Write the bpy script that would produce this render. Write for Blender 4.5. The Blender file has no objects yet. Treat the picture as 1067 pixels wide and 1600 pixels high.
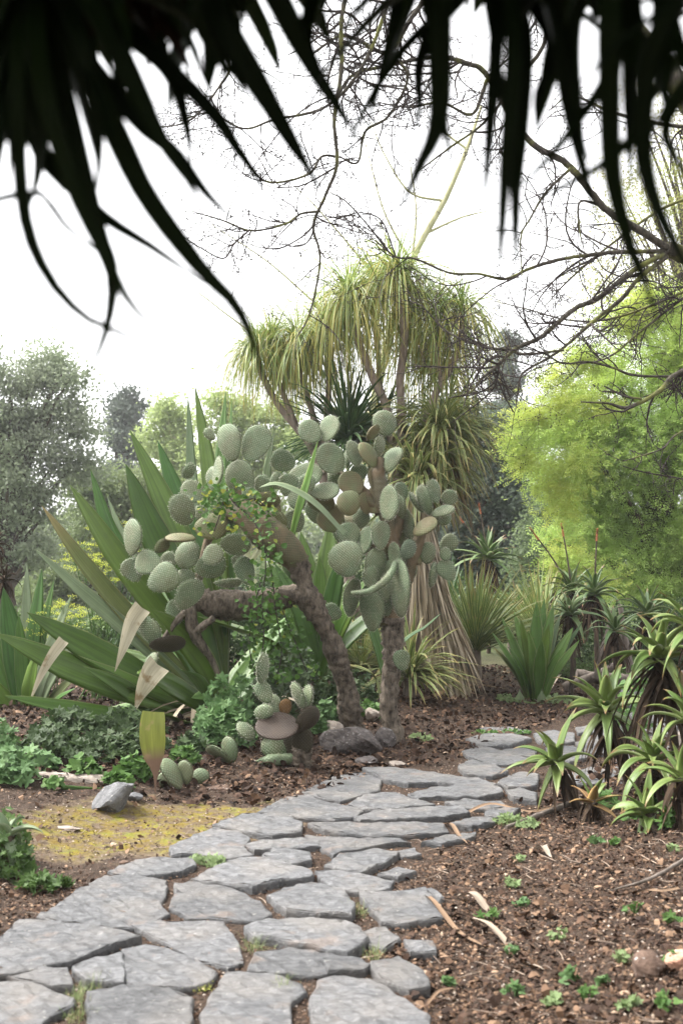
import bpy, math, random
import numpy as np
from mathutils import Vector, noise as mnoise
from mathutils.geometry import delaunay_2d_cdt

# ---------------------------------------------------------------- camera, sky, sun, exposure
SC = bpy.context.scene
COL = SC.collection
FPX, CX, CY, HOR, CAMZ = 1800.0, 533.5, 800.0, 880.0, 1.5
PITCH = math.atan((HOR - CY) / FPX)
cam_d = bpy.data.cameras.new('camera'); cam = bpy.data.objects.new('camera', cam_d); COL.objects.link(cam)
cam.location = (0, 0, CAMZ); cam.rotation_euler = (math.pi / 2 + PITCH, 0, 0)
cam_d.sensor_fit = 'VERTICAL'; cam_d.sensor_height = 36; cam_d.sensor_width = 24; cam_d.lens = FPX / 1600 * 36
cam_d.clip_start = 0.02; cam_d.clip_end = 2000
cam_d.dof.use_dof = True; cam_d.dof.focus_distance = 9.6; cam_d.dof.aperture_fstop = 3.5
SC.camera = cam
SUN_EL, SUN_AZ = math.radians(56), math.radians(-72)      # high and soft, from the left and a little ahead
w = bpy.data.worlds.new('World'); SC.world = w; w.use_nodes = True
nt = w.node_tree; nt.nodes.clear()
sky = nt.nodes.new('ShaderNodeTexSky'); sky.sky_type = 'NISHITA'; sky.sun_disc = False
sky.sun_elevation = SUN_EL; sky.sun_rotation = SUN_AZ; sky.air_density = 1.0; sky.dust_density = 4.0
hs = nt.nodes.new('ShaderNodeHueSaturation'); hs.inputs['Saturation'].default_value = 0.05; hs.inputs['Value'].default_value = 1.45
bg = nt.nodes.new('ShaderNodeBackground'); bg.inputs['Strength'].default_value = 0.15
out = nt.nodes.new('ShaderNodeOutputWorld')
nt.links.new(sky.outputs[0], hs.inputs['Color']); nt.links.new(hs.outputs[0], bg.inputs['Color']); nt.links.new(bg.outputs[0], out.inputs['Surface'])
sd = bpy.data.lights.new('sun', 'SUN'); sd.energy = 1.5; sd.angle = math.radians(10); sd.color = (1, 0.95, 0.86)
so = bpy.data.objects.new('sun', sd); COL.objects.link(so)
sun_dir = Vector((math.sin(SUN_AZ) * math.cos(SUN_EL), math.cos(SUN_AZ) * math.cos(SUN_EL), math.sin(SUN_EL)))
so.rotation_euler = sun_dir.to_track_quat('Z', 'Y').to_euler(); so.location = (0, 0, 30)
SC.view_settings.view_transform = 'Standard'; SC.view_settings.look = 'None'
SC.view_settings.exposure = 1.5; SC.view_settings.gamma = 1.0
SC.cycles.max_bounces = 7; SC.cycles.diffuse_bounces = 2; SC.cycles.transmission_bounces = 4; SC.cycles.glossy_bounces = 2
SC.cycles.use_denoising = True

# ---------------------------------------------------------------- helpers
RNG = np.random.default_rng(7); random.seed(7)
def rs(seed):
    global RNG
    RNG = np.random.default_rng(seed); random.seed(seed)
V3 = lambda *a: np.array(a, float)
_f = V3(0, math.cos(PITCH), math.sin(PITCH)); _u = V3(0, -math.sin(PITCH), math.cos(PITCH)); CAM = V3(0, 0, CAMZ)
def ray(px, py): return V3((px - CX) / FPX, 0, 0) + _u * ((CY - py) / FPX) + _f
def P(px, py, Y):
    d = ray(px, py); return CAM + d * (Y / d[1])
def M(px, Y): return px * Y / FPX                      # pixels to metres at a depth
def norm(a): return a / np.maximum(np.linalg.norm(a, axis=-1, keepdims=True), 1e-9)
def sstep(x, a, b):
    t = np.clip((x - a) / (b - a), 0, 1); return t * t * (3 - 2 * t)
def rag(px, py):
    d = ray(px, py); t = -CAMZ / d[2]; return CAM + d * t
PATHC = np.array([rag(*p)[:2] for p in [(200, 1800), (250, 1640), (330, 1500), (430, 1370), (560, 1280), (720, 1225), (850, 1175), (960, 1125), (1060, 1075), (1250, 1040)]])
def pdist(x, y):
    x = np.asarray(x, float); y = np.asarray(y, float); best = np.full(x.shape, 1e9)
    for a, b in zip(PATHC[:-1], PATHC[1:]):
        ab = b - a; t = np.clip(((x - a[0]) * ab[0] + (y - a[1]) * ab[1]) / (ab @ ab), 0, 1)
        best = np.minimum(best, np.hypot(x - a[0] - t * ab[0], y - a[1] - t * ab[1]))
    return best
def gh(x, y):
    x = np.asarray(x, float); y = np.asarray(y, float); d = pdist(x, y)
    h = 0.16 * sstep(d, 0.95, 2.2) + 0.10 * sstep(d, 2.0, 4.5) * sstep(y, 3, 8)
    h = h + 0.10 * sstep(x, 1.4, 2.4) * sstep(d, .6, 1.4) * (1 - sstep(y, 8.5, 10))
    h = h + (0.012 * np.sin(5.1 * x + 1.3 * y) * np.sin(4.3 * y - 1.1 * x) + 0.02 * np.sin(1.7 * x + .4) * np.sin(1.3 * y)) * sstep(d, .5, 1.2)
    return h
def G(px, py):                                         # the point of the ground seen at a pixel
    d = ray(px, py); t = 1.0
    for _ in range(4000):
        p = CAM + d * t
        if p[2] <= float(gh(p[0], p[1])) or t > 80: return V3(p[0], p[1], float(gh(p[0], p[1])))
        t += 0.02
    return CAM + d * t
def catmull(pts, n):
    pts = np.asarray(pts, float); k = len(pts)
    if k == 2: t = np.linspace(0, 1, n)[:, None]; return pts[0] * (1 - t) + pts[1] * t
    ext = np.vstack([2 * pts[0] - pts[1], pts, 2 * pts[-1] - pts[-2]])
    seg = np.linalg.norm(np.diff(pts, axis=0)[:, :3], axis=1) + 1e-6; cum = np.concatenate([[0], np.cumsum(seg)]); cum /= cum[-1]
    s = np.linspace(0, 1, n); i = np.clip(np.searchsorted(cum, s, side='right') - 1, 0, k - 2)
    t = ((s - cum[i]) / (cum[i + 1] - cum[i]))[:, None]
    a, b, c, d = ext[i], ext[i + 1], ext[i + 2], ext[i + 3]
    return .5 * (2 * b + (c - a) * t + (2 * a - 5 * b + 4 * c - d) * t ** 2 + (3 * b - a - 3 * c + d) * t ** 3)

class MB:
    def __init__(s): s.v = []; s.f = []; s.q = []; s.n = 0
    def add(s, V, F, q=None, mat=0):
        V = np.asarray(V, float).reshape(-1, 3); F = np.asarray(F, int)
        if q is None: q = np.zeros((len(V), 3)); q[:, 2] = RNG.random()
        s.v.append(V); s.q.append(np.asarray(q, float)); s.f.append((F + s.n, mat)); s.n += len(V)
    def build(s, name, mats, parent=None, smooth=True, origin=None):
        me = bpy.data.meshes.new(name)
        V = np.concatenate(s.v); Q = np.concatenate(s.q)
        if origin is not None: V = V - np.asarray(origin)
        loops = np.concatenate([f.ravel() for f, m in s.f]); tot = np.concatenate([np.full(len(f), f.shape[1]) for f, m in s.f])
        mi = np.concatenate([np.full(len(f), m) for f, m in s.f])
        me.vertices.add(len(V)); me.vertices.foreach_set('co', V.ravel())
        me.loops.add(len(loops)); me.loops.foreach_set('vertex_index', loops.astype(np.int32))
        me.polygons.add(len(tot)); st = np.concatenate([[0], np.cumsum(tot)[:-1]])
        me.polygons.foreach_set('loop_start', st.astype(np.int32)); me.polygons.foreach_set('loop_total', tot.astype(np.int32))
        me.polygons.foreach_set('material_index', mi.astype(np.int32))
        me.polygons.foreach_set('use_smooth', np.full(len(tot), smooth))
        at = me.attributes.new('q', 'FLOAT_VECTOR', 'POINT'); at.data.foreach_set('vector', Q.ravel().astype(np.float32))
        me.update(calc_edges=True); me.validate()
        for m in (mats if isinstance(mats, (list, tuple)) else [mats]): me.materials.append(m)
        o = bpy.data.objects.new(name, me); COL.objects.link(o)
        if origin is not None and parent is None: o.location = origin
        if parent is not None: o.parent = parent
        return o
def tag(o, label=None, cat=None, group=None, kind=None):
    if label: o['label'] = label
    if cat: o['category'] = cat
    if group: o['group'] = group
    if kind: o['kind'] = kind
    return o
def thing(name, loc, label, cat, group=None):
    o = bpy.data.objects.new(name, None); o.empty_display_size = .1; COL.objects.link(o); o.location = loc
    return tag(o, label, cat, group)
def part(mb, name, mats, root, kind=None, label=None, smooth=True):
    """child mesh; vertices are in world space, root may be placed anywhere"""
    org = V3(0, 0, 0); r = root
    while r is not None: org = org + V3(*r.location); r = r.parent
    o = mb.build(name, mats, root, smooth, origin=org)
    if kind: o['kind'] = kind
    if label: o['label'] = label
    return o

def sweep(mb, C, S, U, W, sec, closed, mat=0, rnd=None, cap=False, H=None):
    """C,S,U (N,n,3); W (N,n); sec list of (u,h); cross-section verts = C + S*u*W + U*h*W"""
    N, n = W.shape; k = len(sec); u = np.array([a for a, b in sec]); h = np.array([b for a, b in sec])
    V = C[:, :, None, :] + S[:, :, None, :] * (u[None, None, :, None] * W[:, :, None, None]) + U[:, :, None, :] * (h[None, None, :, None] * (W if H is None else H)[:, :, None, None])
    idx = np.arange(N * n * k).reshape(N, n, k)
    kk = k if closed else k - 1
    a = idx[:, :-1, :kk]; b = np.roll(idx, -1, 2)[:, :-1, :kk]; c = np.roll(idx, -1, 2)[:, 1:, :kk]; d = idx[:, 1:, :kk]
    F = np.stack([a, b, c, d], -1).reshape(-1, 4)
    if rnd is None: rnd = RNG.random(N)
    q = np.zeros((N, n, k, 3)); q[..., 0] = u; q[..., 1] = np.linspace(0, 1, n)[None, :, None]; q[..., 2] = np.asarray(rnd)[:, None, None]
    mb.add(V, F, q.reshape(-1, 3), mat)
TH = lambda fold: [(-1, fold), (0, 0), (1, fold)]
WIDE = lambda fold: [(-1, fold), (-.55, fold * .42), (0, 0), (.55, fold * .42), (1, fold)]
def THICK(fold, th): return [(-1, fold), (-.5, fold * .35), (0, 0), (.5, fold * .35), (1, fold), (.55, fold * .35 - th * .8), (0, -th), (-.55, fold * .35 - th * .8)]
SH = {'strap': lambda v: np.interp(v, [0, .06, .55, .8, .93, 1], [.9, .8, 1, .72, .36, .03]),
      'agave': lambda v: np.interp(v, [0, .12, .5, .72, .88, .96, 1], [.8, .62, 1, .86, .48, .2, .02]),
      'aloe': lambda v: np.interp(v, [0, .3, .6, .85, 1], [1, .85, .6, .27, .03]),
      'blade': lambda v: np.interp(v, [0, .1, .4, .65, .85, 1], [.8, .9, 1, .72, .34, .02]),
      'tri': lambda v: np.interp(v, [0, .2, .45, .7, 1], [1, .95, .72, .4, .02]),
      'fg': lambda v: np.interp(v, [0, .1, .35, .65, .85, 1], [.8, .95, 1, .82, .46, .05]),
      'hang': lambda v: np.interp(v, [0, .1, .35, .55, .68, .8, 1], [.85, .95, 1, .8, .4, .16, .02]),
      'flap': lambda v: np.interp(v, [0, .25, .5, 1], [.75, 1, .8, .02]),
      'needle': lambda v: np.interp(v, [0, .1, .8, 1], [.7, 1, .5, .05])}
def leaves(mb, base, d, L, W, droop, n=8, sec=None, closed=False, shape='strap', mat=0, rnd=None, twist=0.0, up=None, early=False):
    base = np.asarray(base, float).reshape(-1, 3); N = len(base); d = norm(np.broadcast_to(np.asarray(d, float), (N, 3)).copy())
    L = np.broadcast_to(L, (N,)).astype(float); W = np.broadcast_to(W, (N,)).astype(float); droop = np.broadcast_to(droop, (N,)).astype(float)
    z = np.broadcast_to(V3(0, 0, 1) if up is None else up, (N, 3)); side = norm(np.cross(d, z) + RNG.normal(0, .02, (N, 3)))
    ds = (L / n)[:, None]; C = [base]; T = [d]; p = base
    for i in range(n):
        p = p + d * ds; C.append(p); T.append(d)
        d = norm(d + V3(0, 0, -1) * (droop / n)[:, None] * ((1.7 - 1.3 * i / n) if early else (0.5 + i / n)))
    C = np.stack(C, 1); T = np.stack(T, 1)
    S = norm(side[:, None, :] - T * np.sum(T * side[:, None, :], -1, keepdims=True)); U = np.cross(S, T)
    if twist:
        a = (RNG.normal(0, twist, N)[:, None] * np.linspace(.2, 1, n + 1)[None, :])[..., None]
        S, U = S * np.cos(a) + U * np.sin(a), U * np.cos(a) - S * np.sin(a)
    Wv = W[:, None] * .5 * SH[shape](np.linspace(0, 1, n + 1))[None, :]
    sweep(mb, C, S, U, Wv, sec or TH(.3), closed, mat, rnd)
    return C[:, -1]
def strap(mb, pts, W, up=(0, -.4, .9), n=14, sec=None, closed=False, shape='agave', mat=0, rnd=None, wav=0.0):
    C = catmull(pts, n + 1); T = norm(np.gradient(C, axis=0)); up = norm(V3(*up)); S = norm(np.cross(T, up)); U = np.cross(S, T)
    Wv = W * .5 * SH[shape](np.linspace(0, 1, n + 1))
    if wav: C = C + U * (np.sin(np.linspace(0, 9, n + 1) + random.random() * 6) * wav * W)[:, None]
    sweep(mb, C[None], S[None], U[None], Wv[None], sec or WIDE(.3), closed, mat, [RNG.random() if rnd is None else rnd])
def tube(mb, pts, rad, sides=8, n=None, mat=0, bump=0.0, rnd=None, smooth=True):
    pts = np.asarray(pts, float); n = n or max(6, 4 * len(pts))
    A = catmull(np.hstack([pts, np.asarray(rad, float)[:, None]]), n); C = A[:, :3]; R = np.maximum(A[:, 3], .0004)
    T = norm(np.gradient(C, axis=0)); ref = V3(.13, .97, .2) if abs(T[len(T) // 2] @ V3(0, 1, 0)) < .8 else V3(1, .1, 0)
    S = norm(np.cross(T, ref)); U = np.cross(S, T); th = np.arange(sides) * 2 * math.pi / sides
    V = C[:, None] + R[:, None, None] * (S[:, None] * np.cos(th)[None, :, None] + U[:, None] * np.sin(th)[None, :, None])
    if bump:
        amp = RNG.normal(0, bump, (n, sides)); V = V + (V - C[:, None]) * amp[..., None]
    idx = np.arange(n * sides).reshape(n, sides); a = idx[:-1]; b = np.roll(idx, -1, 1)[:-1]; c = np.roll(idx, -1, 1)[1:]; d = idx[1:]
    q = np.zeros((n, sides, 3)); q[..., 0] = (th * float(np.mean(R)))[None]; ll = np.concatenate([[0], np.cumsum(np.linalg.norm(np.diff(C, axis=0), axis=1))]); q[..., 1] = ll[:, None]; q[..., 2] = RNG.random() if rnd is None else rnd
    mb.add(V, np.stack([a, b, c, d], -1).reshape(-1, 4), q.reshape(-1, 3), mat)
    if sides > 3:
        mb.add(V[-1], np.array([list(range(sides))]), q[-1], mat); mb.add(V[0], np.array([list(range(sides))[::-1]]), q[0], mat)
    return C, R
def hair(mb, pos, nrm, length, width, mat=0, jit=.5):
    """tiny spines: one thin triangle each"""
    N = len(pos); d = norm(nrm + RNG.normal(0, jit, (N, 3))); s = norm(np.cross(d, RNG.normal(0, 1, (N, 3)))) * width * .5
    L = (length * RNG.uniform(.5, 1.2, N))[:, None]
    V = np.stack([pos - s, pos + s, pos + d * L], 1); F = np.arange(N * 3).reshape(N, 3)
    q = np.zeros((N * 3, 3)); q[:, 2] = np.repeat(RNG.random(N), 3); mb.add(V, F, q, mat)
def frames(N, tilt=.5, up=(0, 0, 1)):
    n = norm(V3(*up) + RNG.normal(0, tilt, (N, 3))); a = norm(np.cross(n, RNG.normal(0, 1, (N, 3)))); return a, np.cross(n, a), n
def scatter(mb, T, F, pos, fr, scale, mat=0, rnd=None):
    T = np.asarray(T, float); pos = np.asarray(pos); N = len(pos); a, b, n = fr; sc = np.broadcast_to(scale, (N,))[:, None, None]
    V = pos[:, None] + sc * (T[None, :, 0, None] * a[:, None] + T[None, :, 1, None] * b[:, None] + T[None, :, 2, None] * n[:, None])
    k = len(T); q = np.zeros((N, k, 3)); q[..., 0] = T[None, :, 0]; q[..., 1] = T[None, :, 1]; q[..., 2] = (RNG.random(N) if rnd is None else rnd)[:, None]
    mb.add(V, ((np.arange(N) * k)[:, None, None] + np.asarray(F)[None]).reshape(-1, len(F[0])), q.reshape(-1, 3), mat)
LEAF = (np.array([[0, 0, 0], [.5, -.32, .08], [1, 0, 0], [.5, .32, .08]]), np.array([[0, 1, 2, 3]]))
def lobed(n=5, depth=.35, cup=.12):
    k = n * 4; th = np.arange(k) / k * 2 * math.pi; r = 1 - depth * (.5 - .5 * np.cos(n * th)) ; r[0:1] *= 1
    ring = np.stack([r * np.cos(th), r * np.sin(th), cup * r ** 2 * (1 + .3 * np.cos(n * th))], 1)
    T = np.vstack([[[0, 0, 0]], ring]); F = np.array([[0, 1 + i, 1 + (i + 1) % k] for i in range(k)]); return T, F
HEART = (np.array([[0, 0, 0], [.15, -.5, .08], [.6, -.45, .1], [1.05, 0, 0], [.6, .45, .1], [.15, .5, .08], [.5, 0, -.03]]),
         np.array([[0, 1, 6], [1, 2, 6], [2, 3, 6], [3, 4, 6], [4, 5, 6], [5, 0, 6]]))
LOB = lobed(5, .55); LOB3 = lobed(3, .5)
CHIP = (np.array([[0, -.3, 0], [0, .3, .02], [.5, .35, .14], [.5, -.3, .1], [1, .15, .02], [1, -.12, 0]]), np.array([[0, 3, 2, 1], [3, 5, 4, 2]]))
ROCKT = None

# ---------------------------------------------------------------- materials
class NT:
    def __init__(s, name):
        s.m = bpy.data.materials.new(name); s.m.use_nodes = True; s.t = s.m.node_tree; s.t.nodes.clear(); s.o = s.n('ShaderNodeOutputMaterial')
    def n(s, t, **k):
        x = s.t.nodes.new(t)
        for a, b in k.items(): setattr(x, a, b)
        return x
    def l(s, a, b): s.t.links.new(a, b)
    def val(s, x, inp):
        if isinstance(x, bpy.types.NodeSocket): s.l(x, inp)
        elif isinstance(x, (tuple, list)) and len(x) == 3 and inp.type == 'RGBA': inp.default_value = (*x, 1)
        else: inp.default_value = x
    def math(s, op, a, b=0.0, c=None):
        x = s.n('ShaderNodeMath', operation=op); s.val(a, x.inputs[0]); s.val(b, x.inputs[1])
        if c is not None: s.val(c, x.inputs[2])
        return x.outputs[0]
    def mix(s, f, a, b, mode='MIX'):
        x = s.n('ShaderNodeMix', data_type='RGBA', blend_type=mode); s.val(f, x.inputs[0]); s.val(a, x.inputs[6]); s.val(b, x.inputs[7]); return x.outputs[2]
    def ramp(s, f, stops, interp='LINEAR'):
        x = s.n('ShaderNodeValToRGB'); x.color_ramp.interpolation = interp; e = x.color_ramp.elements
        while len(e) > 1: e.remove(e[-1])
        e[0].position = stops[0][0]; c = stops[0][1]; e[0].color = (*c, 1) if isinstance(c, tuple) else (c, c, c, 1)
        for p, c in stops[1:]:
            y = e.new(p); y.color = (*c, 1) if isinstance(c, tuple) else (c, c, c, 1)
        s.val(f, x.inputs[0]); return x.outputs[0]
    def q(s):
        a = s.n('ShaderNodeAttribute', attribute_name='q'); x = s.n('ShaderNodeSeparateXYZ'); s.l(a.outputs['Vector'], x.inputs[0]); return x.outputs
    def xyz(s, a, b, c):
        x = s.n('ShaderNodeCombineXYZ'); [s.val(v, x.inputs[i]) for i, v in enumerate((a, b, c))]; return x.outputs[0]
    def noise(s, scale, detail=3, vec=None, rough=.55, dist=0):
        x = s.n('ShaderNodeTexNoise'); x.inputs['Scale'].default_value = scale; x.inputs['Detail'].default_value = detail; x.inputs['Roughness'].default_value = rough; x.inputs['Distortion'].default_value = dist
        if vec is None: g = s.n('ShaderNodeNewGeometry'); vec = g.outputs['Position']
        s.l(vec, x.inputs['Vector']); return x.outputs['Fac']
    def bump(s, h, strength=.5, dist=.01, nrm=None):
        x = s.n('ShaderNodeBump'); x.inputs['Strength'].default_value = strength; x.inputs['Distance'].default_value = dist; s.val(h, x.inputs['Height'])
        if nrm is not None: s.l(nrm, x.inputs['Normal'])
        return x.outputs[0]
    def prin(s, col, rough=.7, nrm=None, spec=.4, trans=0.0, tcol=None):
        b = s.n('ShaderNodeBsdfPrincipled'); s.val(col, b.inputs['Base Color']); s.val(rough, b.inputs['Roughness']); b.inputs['Specular IOR Level'].default_value = spec
        if nrm is not None: s.l(nrm, b.inputs['Normal'])
        r = b.outputs[0]
        if trans:
            t = s.n('ShaderNodeBsdfTranslucent'); s.val(tcol if tcol is not None else col, t.inputs[0]); m = s.n('ShaderNodeMixShader'); m.inputs[0].default_value = trans
            s.l(r, m.inputs[1]); s.l(t.outputs[0], m.inputs[2]); r = m.outputs[0]
        s.l(r, s.o.inputs['Surface']); return s.m
def leafmat(name, c1, c2, edge=None, ew=.8, tip=None, streak=.35, trans=.3, rough=.5, spec=.4, patch=None, basec=None, tipr=(.78, .97)):
    t = NT(name); u, v, r = t.q()
    c = t.mix(r, c1, c2)
    st = t.noise(1.0, 3, t.xyz(t.math('MULTIPLY', u, 5), t.math('MULTIPLY', v, 1.6), t.math('MULTIPLY', r, 60)))
    c = t.mix(streak, c, t.ramp(st, [(.25, .35), (.75, 1.6)]), 'MULTIPLY')
    big = t.noise(5.0, 2); c = t.mix(.3, c, t.ramp(big, [(.3, .6), (.7, 1.35)]), 'MULTIPLY')
    if basec: c = t.mix(t.ramp(v, [(0, 1.0), (.25, 0.0)]), c, basec)
    if patch: c = t.mix(t.ramp(t.noise(9, 3), [(.58, 0.0), (.68, 1.0)]), c, patch)
    if edge: c = t.mix(t.ramp(t.math('ABSOLUTE', u), [(ew, 0.0), (min(1, ew + .12), 1.0)]), c, edge)
    if tip: c = t.mix(t.ramp(v, [(tipr[0], 0.0), (tipr[1], 1.0)]), c, tip)
    return t.prin(c, rough, t.bump(st, .3, .004), spec, trans)
def crownmat(name, c1, c2, c3=None, trans=.45, patch=None, scale=1.2, rough=.6):
    t = NT(name); u, v, r = t.q(); c = t.mix(r, c1, c2)
    n = t.noise(scale, 3); c = t.mix(t.ramp(n, [(.4, 0.0), (.62, 1.0)]), c, c3 or c2)
    if patch: c = t.mix(t.ramp(t.noise(scale * .55, 2), [(.45, 0.0), (.6, 1.0)]), c, patch)
    return t.prin(c, rough, None, .3, trans)
def barkmat(name, c1, c2, scale=18, stretch=.25, moss=None, bs=.8, bd=.02):
    t = NT(name); g = t.n('ShaderNodeNewGeometry'); mp = t.n('ShaderNodeMapping'); mp.inputs['Scale'].default_value = (1, 1, stretch); t.l(g.outputs['Position'], mp.inputs[0])
    n = t.noise(scale, 5, mp.outputs[0], .65); c = t.ramp(n, [(.3, c1), (.7, c2)])
    if moss: c = t.mix(t.ramp(t.noise(4, 3), [(.5, 0.0), (.62, .8)]), c, moss)
    return t.prin(c, .85, t.bump(n, bs, bd), .2)

m_pad = None
def padmat(name, g1, g2, dot, dark, brown=0.0):
    t = NT(name); x, z, r = t.q(); s = 0.0235
    a = t.math('DIVIDE', t.math('ADD', x, z), s); b = t.math('DIVIDE', t.math('SUBTRACT', x, z), s)
    fa = t.math('SUBTRACT', t.math('FRACT', a), .5); fb = t.math('SUBTRACT', t.math('FRACT', b), .5)
    d = t.math('SQRT', t.math('ADD', t.math('MULTIPLY', fa, fa), t.math('MULTIPLY', fb, fb)))
    c = t.mix(r, g1, g2); n = t.noise(9, 4); c = t.mix(.6, c, t.ramp(n, [(.3, .62), (.7, 1.3)]), 'MULTIPLY')
    pn = t.ramp(t.noise(6, 3), [(.35, .25), (.65, 1.0)]); c = t.mix(t.math('MULTIPLY', t.ramp(d, [(.30, 0.0), (.6, .55)]), pn), c, dark)
    c = t.mix(t.math('MULTIPLY', t.ramp(d, [(.06, .6), (.2, 0.0)]), pn), c, dot)
    if brown: c = t.mix(t.math('MULTIPLY', t.ramp(t.noise(7, 4), [(.42, 0.0), (.6, 1.0)]), brown), c, (.20, .13, .075))
    h = t.ramp(d, [(0, 1.0), (.5, 0.0)])
    return t.prin(c, .6, t.bump(h, .6, .004, t.bump(n, .3, .01)), .35)
GREEN = padmat('pad_green', (.12, .172, .09), (.185, .24, .14), (.50, .50, .40), (.075, .10, .06), .22)
OLIVE = padmat('pad_olive', (.14, .165, .075), (.20, .21, .10), (.46, .42, .28), (.06, .065, .03), .5)
BROWNP = padmat('pad_brown', (.05, .038, .024), (.07, .05, .032), (.13, .10, .075), (.025, .018, .013))
SPINE = NT('spine_pale').prin((.68, .66, .56), .6, None, .3, .3)
SPINEB = NT('spine_brown').prin((.17, .13, .10), .7, None, .2, .3)
SPINED = NT('spine_dark').prin((.07, .05, .04), .7, None, .2, .2)
TRUNKC = barkmat('cactus_bark', (.020, .015, .012), (.25, .205, .16), 26, .45, bs=1.0, bd=.03)
TRUNKN = padmat('cactus_woody_net', (.11, .105, .055), (.13, .11, .07), (.34, .29, .2), (.035, .026, .018), .6)
AGF = leafmat('agave_fresh', (.11, .22, .045), (.17, .29, .07), edge=(.34, .40, .16), ew=.84, streak=.5, trans=.3, rough=.42)
AG = leafmat('agave_green', (.06, .13, .016), (.12, .195, .03), edge=(.24, .27, .10), ew=.93, streak=.45, trans=.12, rough=.42, spec=.5)
AGP = leafmat('agave_pale', (.19, .26, .14), (.25, .31, .18), edge=(.36, .38, .22), ew=.9, streak=.4, trans=.25, rough=.5)
AGY = leafmat('agave_yellowing', (.14, .18, .06), (.19, .22, .08), edge=(.36, .32, .12), ew=.9, tip=(.3, .24, .1), streak=.5, trans=.15)
AGD = leafmat('agave_upright', (.07, .165, .035), (.13, .235, .055), edge=(.25, .32, .14), ew=.9, streak=.5, trans=.25, rough=.45)
DRY = leafmat('dried_leaf', (.38, .33, .23), (.48, .44, .33), streak=.4, trans=.2, rough=.8, spec=.1, patch=(.25, .18, .10))
DRYY = leafmat('half_dried_leaf', (.20, .23, .045), (.26, .27, .06), tip=(.16, .10, .07), tipr=(.42, .6), streak=.5, trans=.2, rough=.7, patch=(.33, .25, .12))
STRAW = leafmat('straw_leaf', (.30, .235, .16), (.58, .50, .38), streak=.6, trans=.15, rough=.9, spec=.1)
PONY = leafmat('ponytail_leaf', (.14, .23, .05), (.38, .44, .13), tip=(.38, .30, .10), streak=.3, trans=.35, rough=.35, spec=.6)
PONYY = leafmat('ponytail_leaf_yellow', (.36, .35, .08), (.50, .44, .14), tip=(.4, .28, .1), streak=.3, trans=.45)
YUC = leafmat('yucca_leaf', (.09, .16, .045), (.15, .22, .07), edge=(.40, .42, .15), ew=.6, tip=(.3, .22, .08), streak=.3, trans=.25)
YUCD = leafmat('yucca_dark_leaf', (.035, .085, .03), (.07, .13, .045), edge=(.16, .22, .08), ew=.8, streak=.3, trans=.25)
YUCV = leafmat('yucca_variegated_leaf', (.08, .13, .035), (.16, .21, .06), edge=(.36, .35, .15), ew=.6, tip=(.3, .22, .08), streak=.3, trans=.25)
ALO = leafmat('aloe_leaf', (.10, .165, .04), (.18, .24, .07), edge=(.30, .27, .12), ew=.95, tip=(.22, .12, .05), streak=.3, trans=.12, rough=.4, basec=(.24, .31, .10))
ALOB = leafmat('aloe_leaf_far', (.07, .13, .04), (.13, .19, .07), edge=(.25, .25, .1), ew=.9, tip=(.26, .12, .06), streak=.3, trans=.12, rough=.45)
ALOD = leafmat('aloe_dead_leaf', (.022, .016, .012), (.10, .07, .048), streak=.5, trans=.1, rough=.9, spec=.1)
ALOR = leafmat('aloe_red_leaf', (.25, .13, .06), (.24, .20, .07), edge=(.5, .3, .1), streak=.4, trans=.12)
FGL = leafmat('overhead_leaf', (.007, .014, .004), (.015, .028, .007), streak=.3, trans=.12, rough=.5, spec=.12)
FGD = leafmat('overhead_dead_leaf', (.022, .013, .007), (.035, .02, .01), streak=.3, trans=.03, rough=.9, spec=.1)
PBARK = barkmat('ponytail_bark', (.12, .09, .075), (.30, .245, .20), 20, .3)
BARK = barkmat('bare_bark', (.035, .030, .025), (.13, .115, .09), 30, .4, moss=(.20, .21, .06))
TWIG = barkmat('bare_twig', (.035, .028, .026), (.085, .068, .062), 40, .5)
DBARK = barkmat('dark_bark', (.035, .028, .022), (.12, .09, .065), 15, .3)
PALEB = barkmat('pale_green_bark', (.34, .34, .18), (.50, .48, .30), 9, .3)

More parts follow.
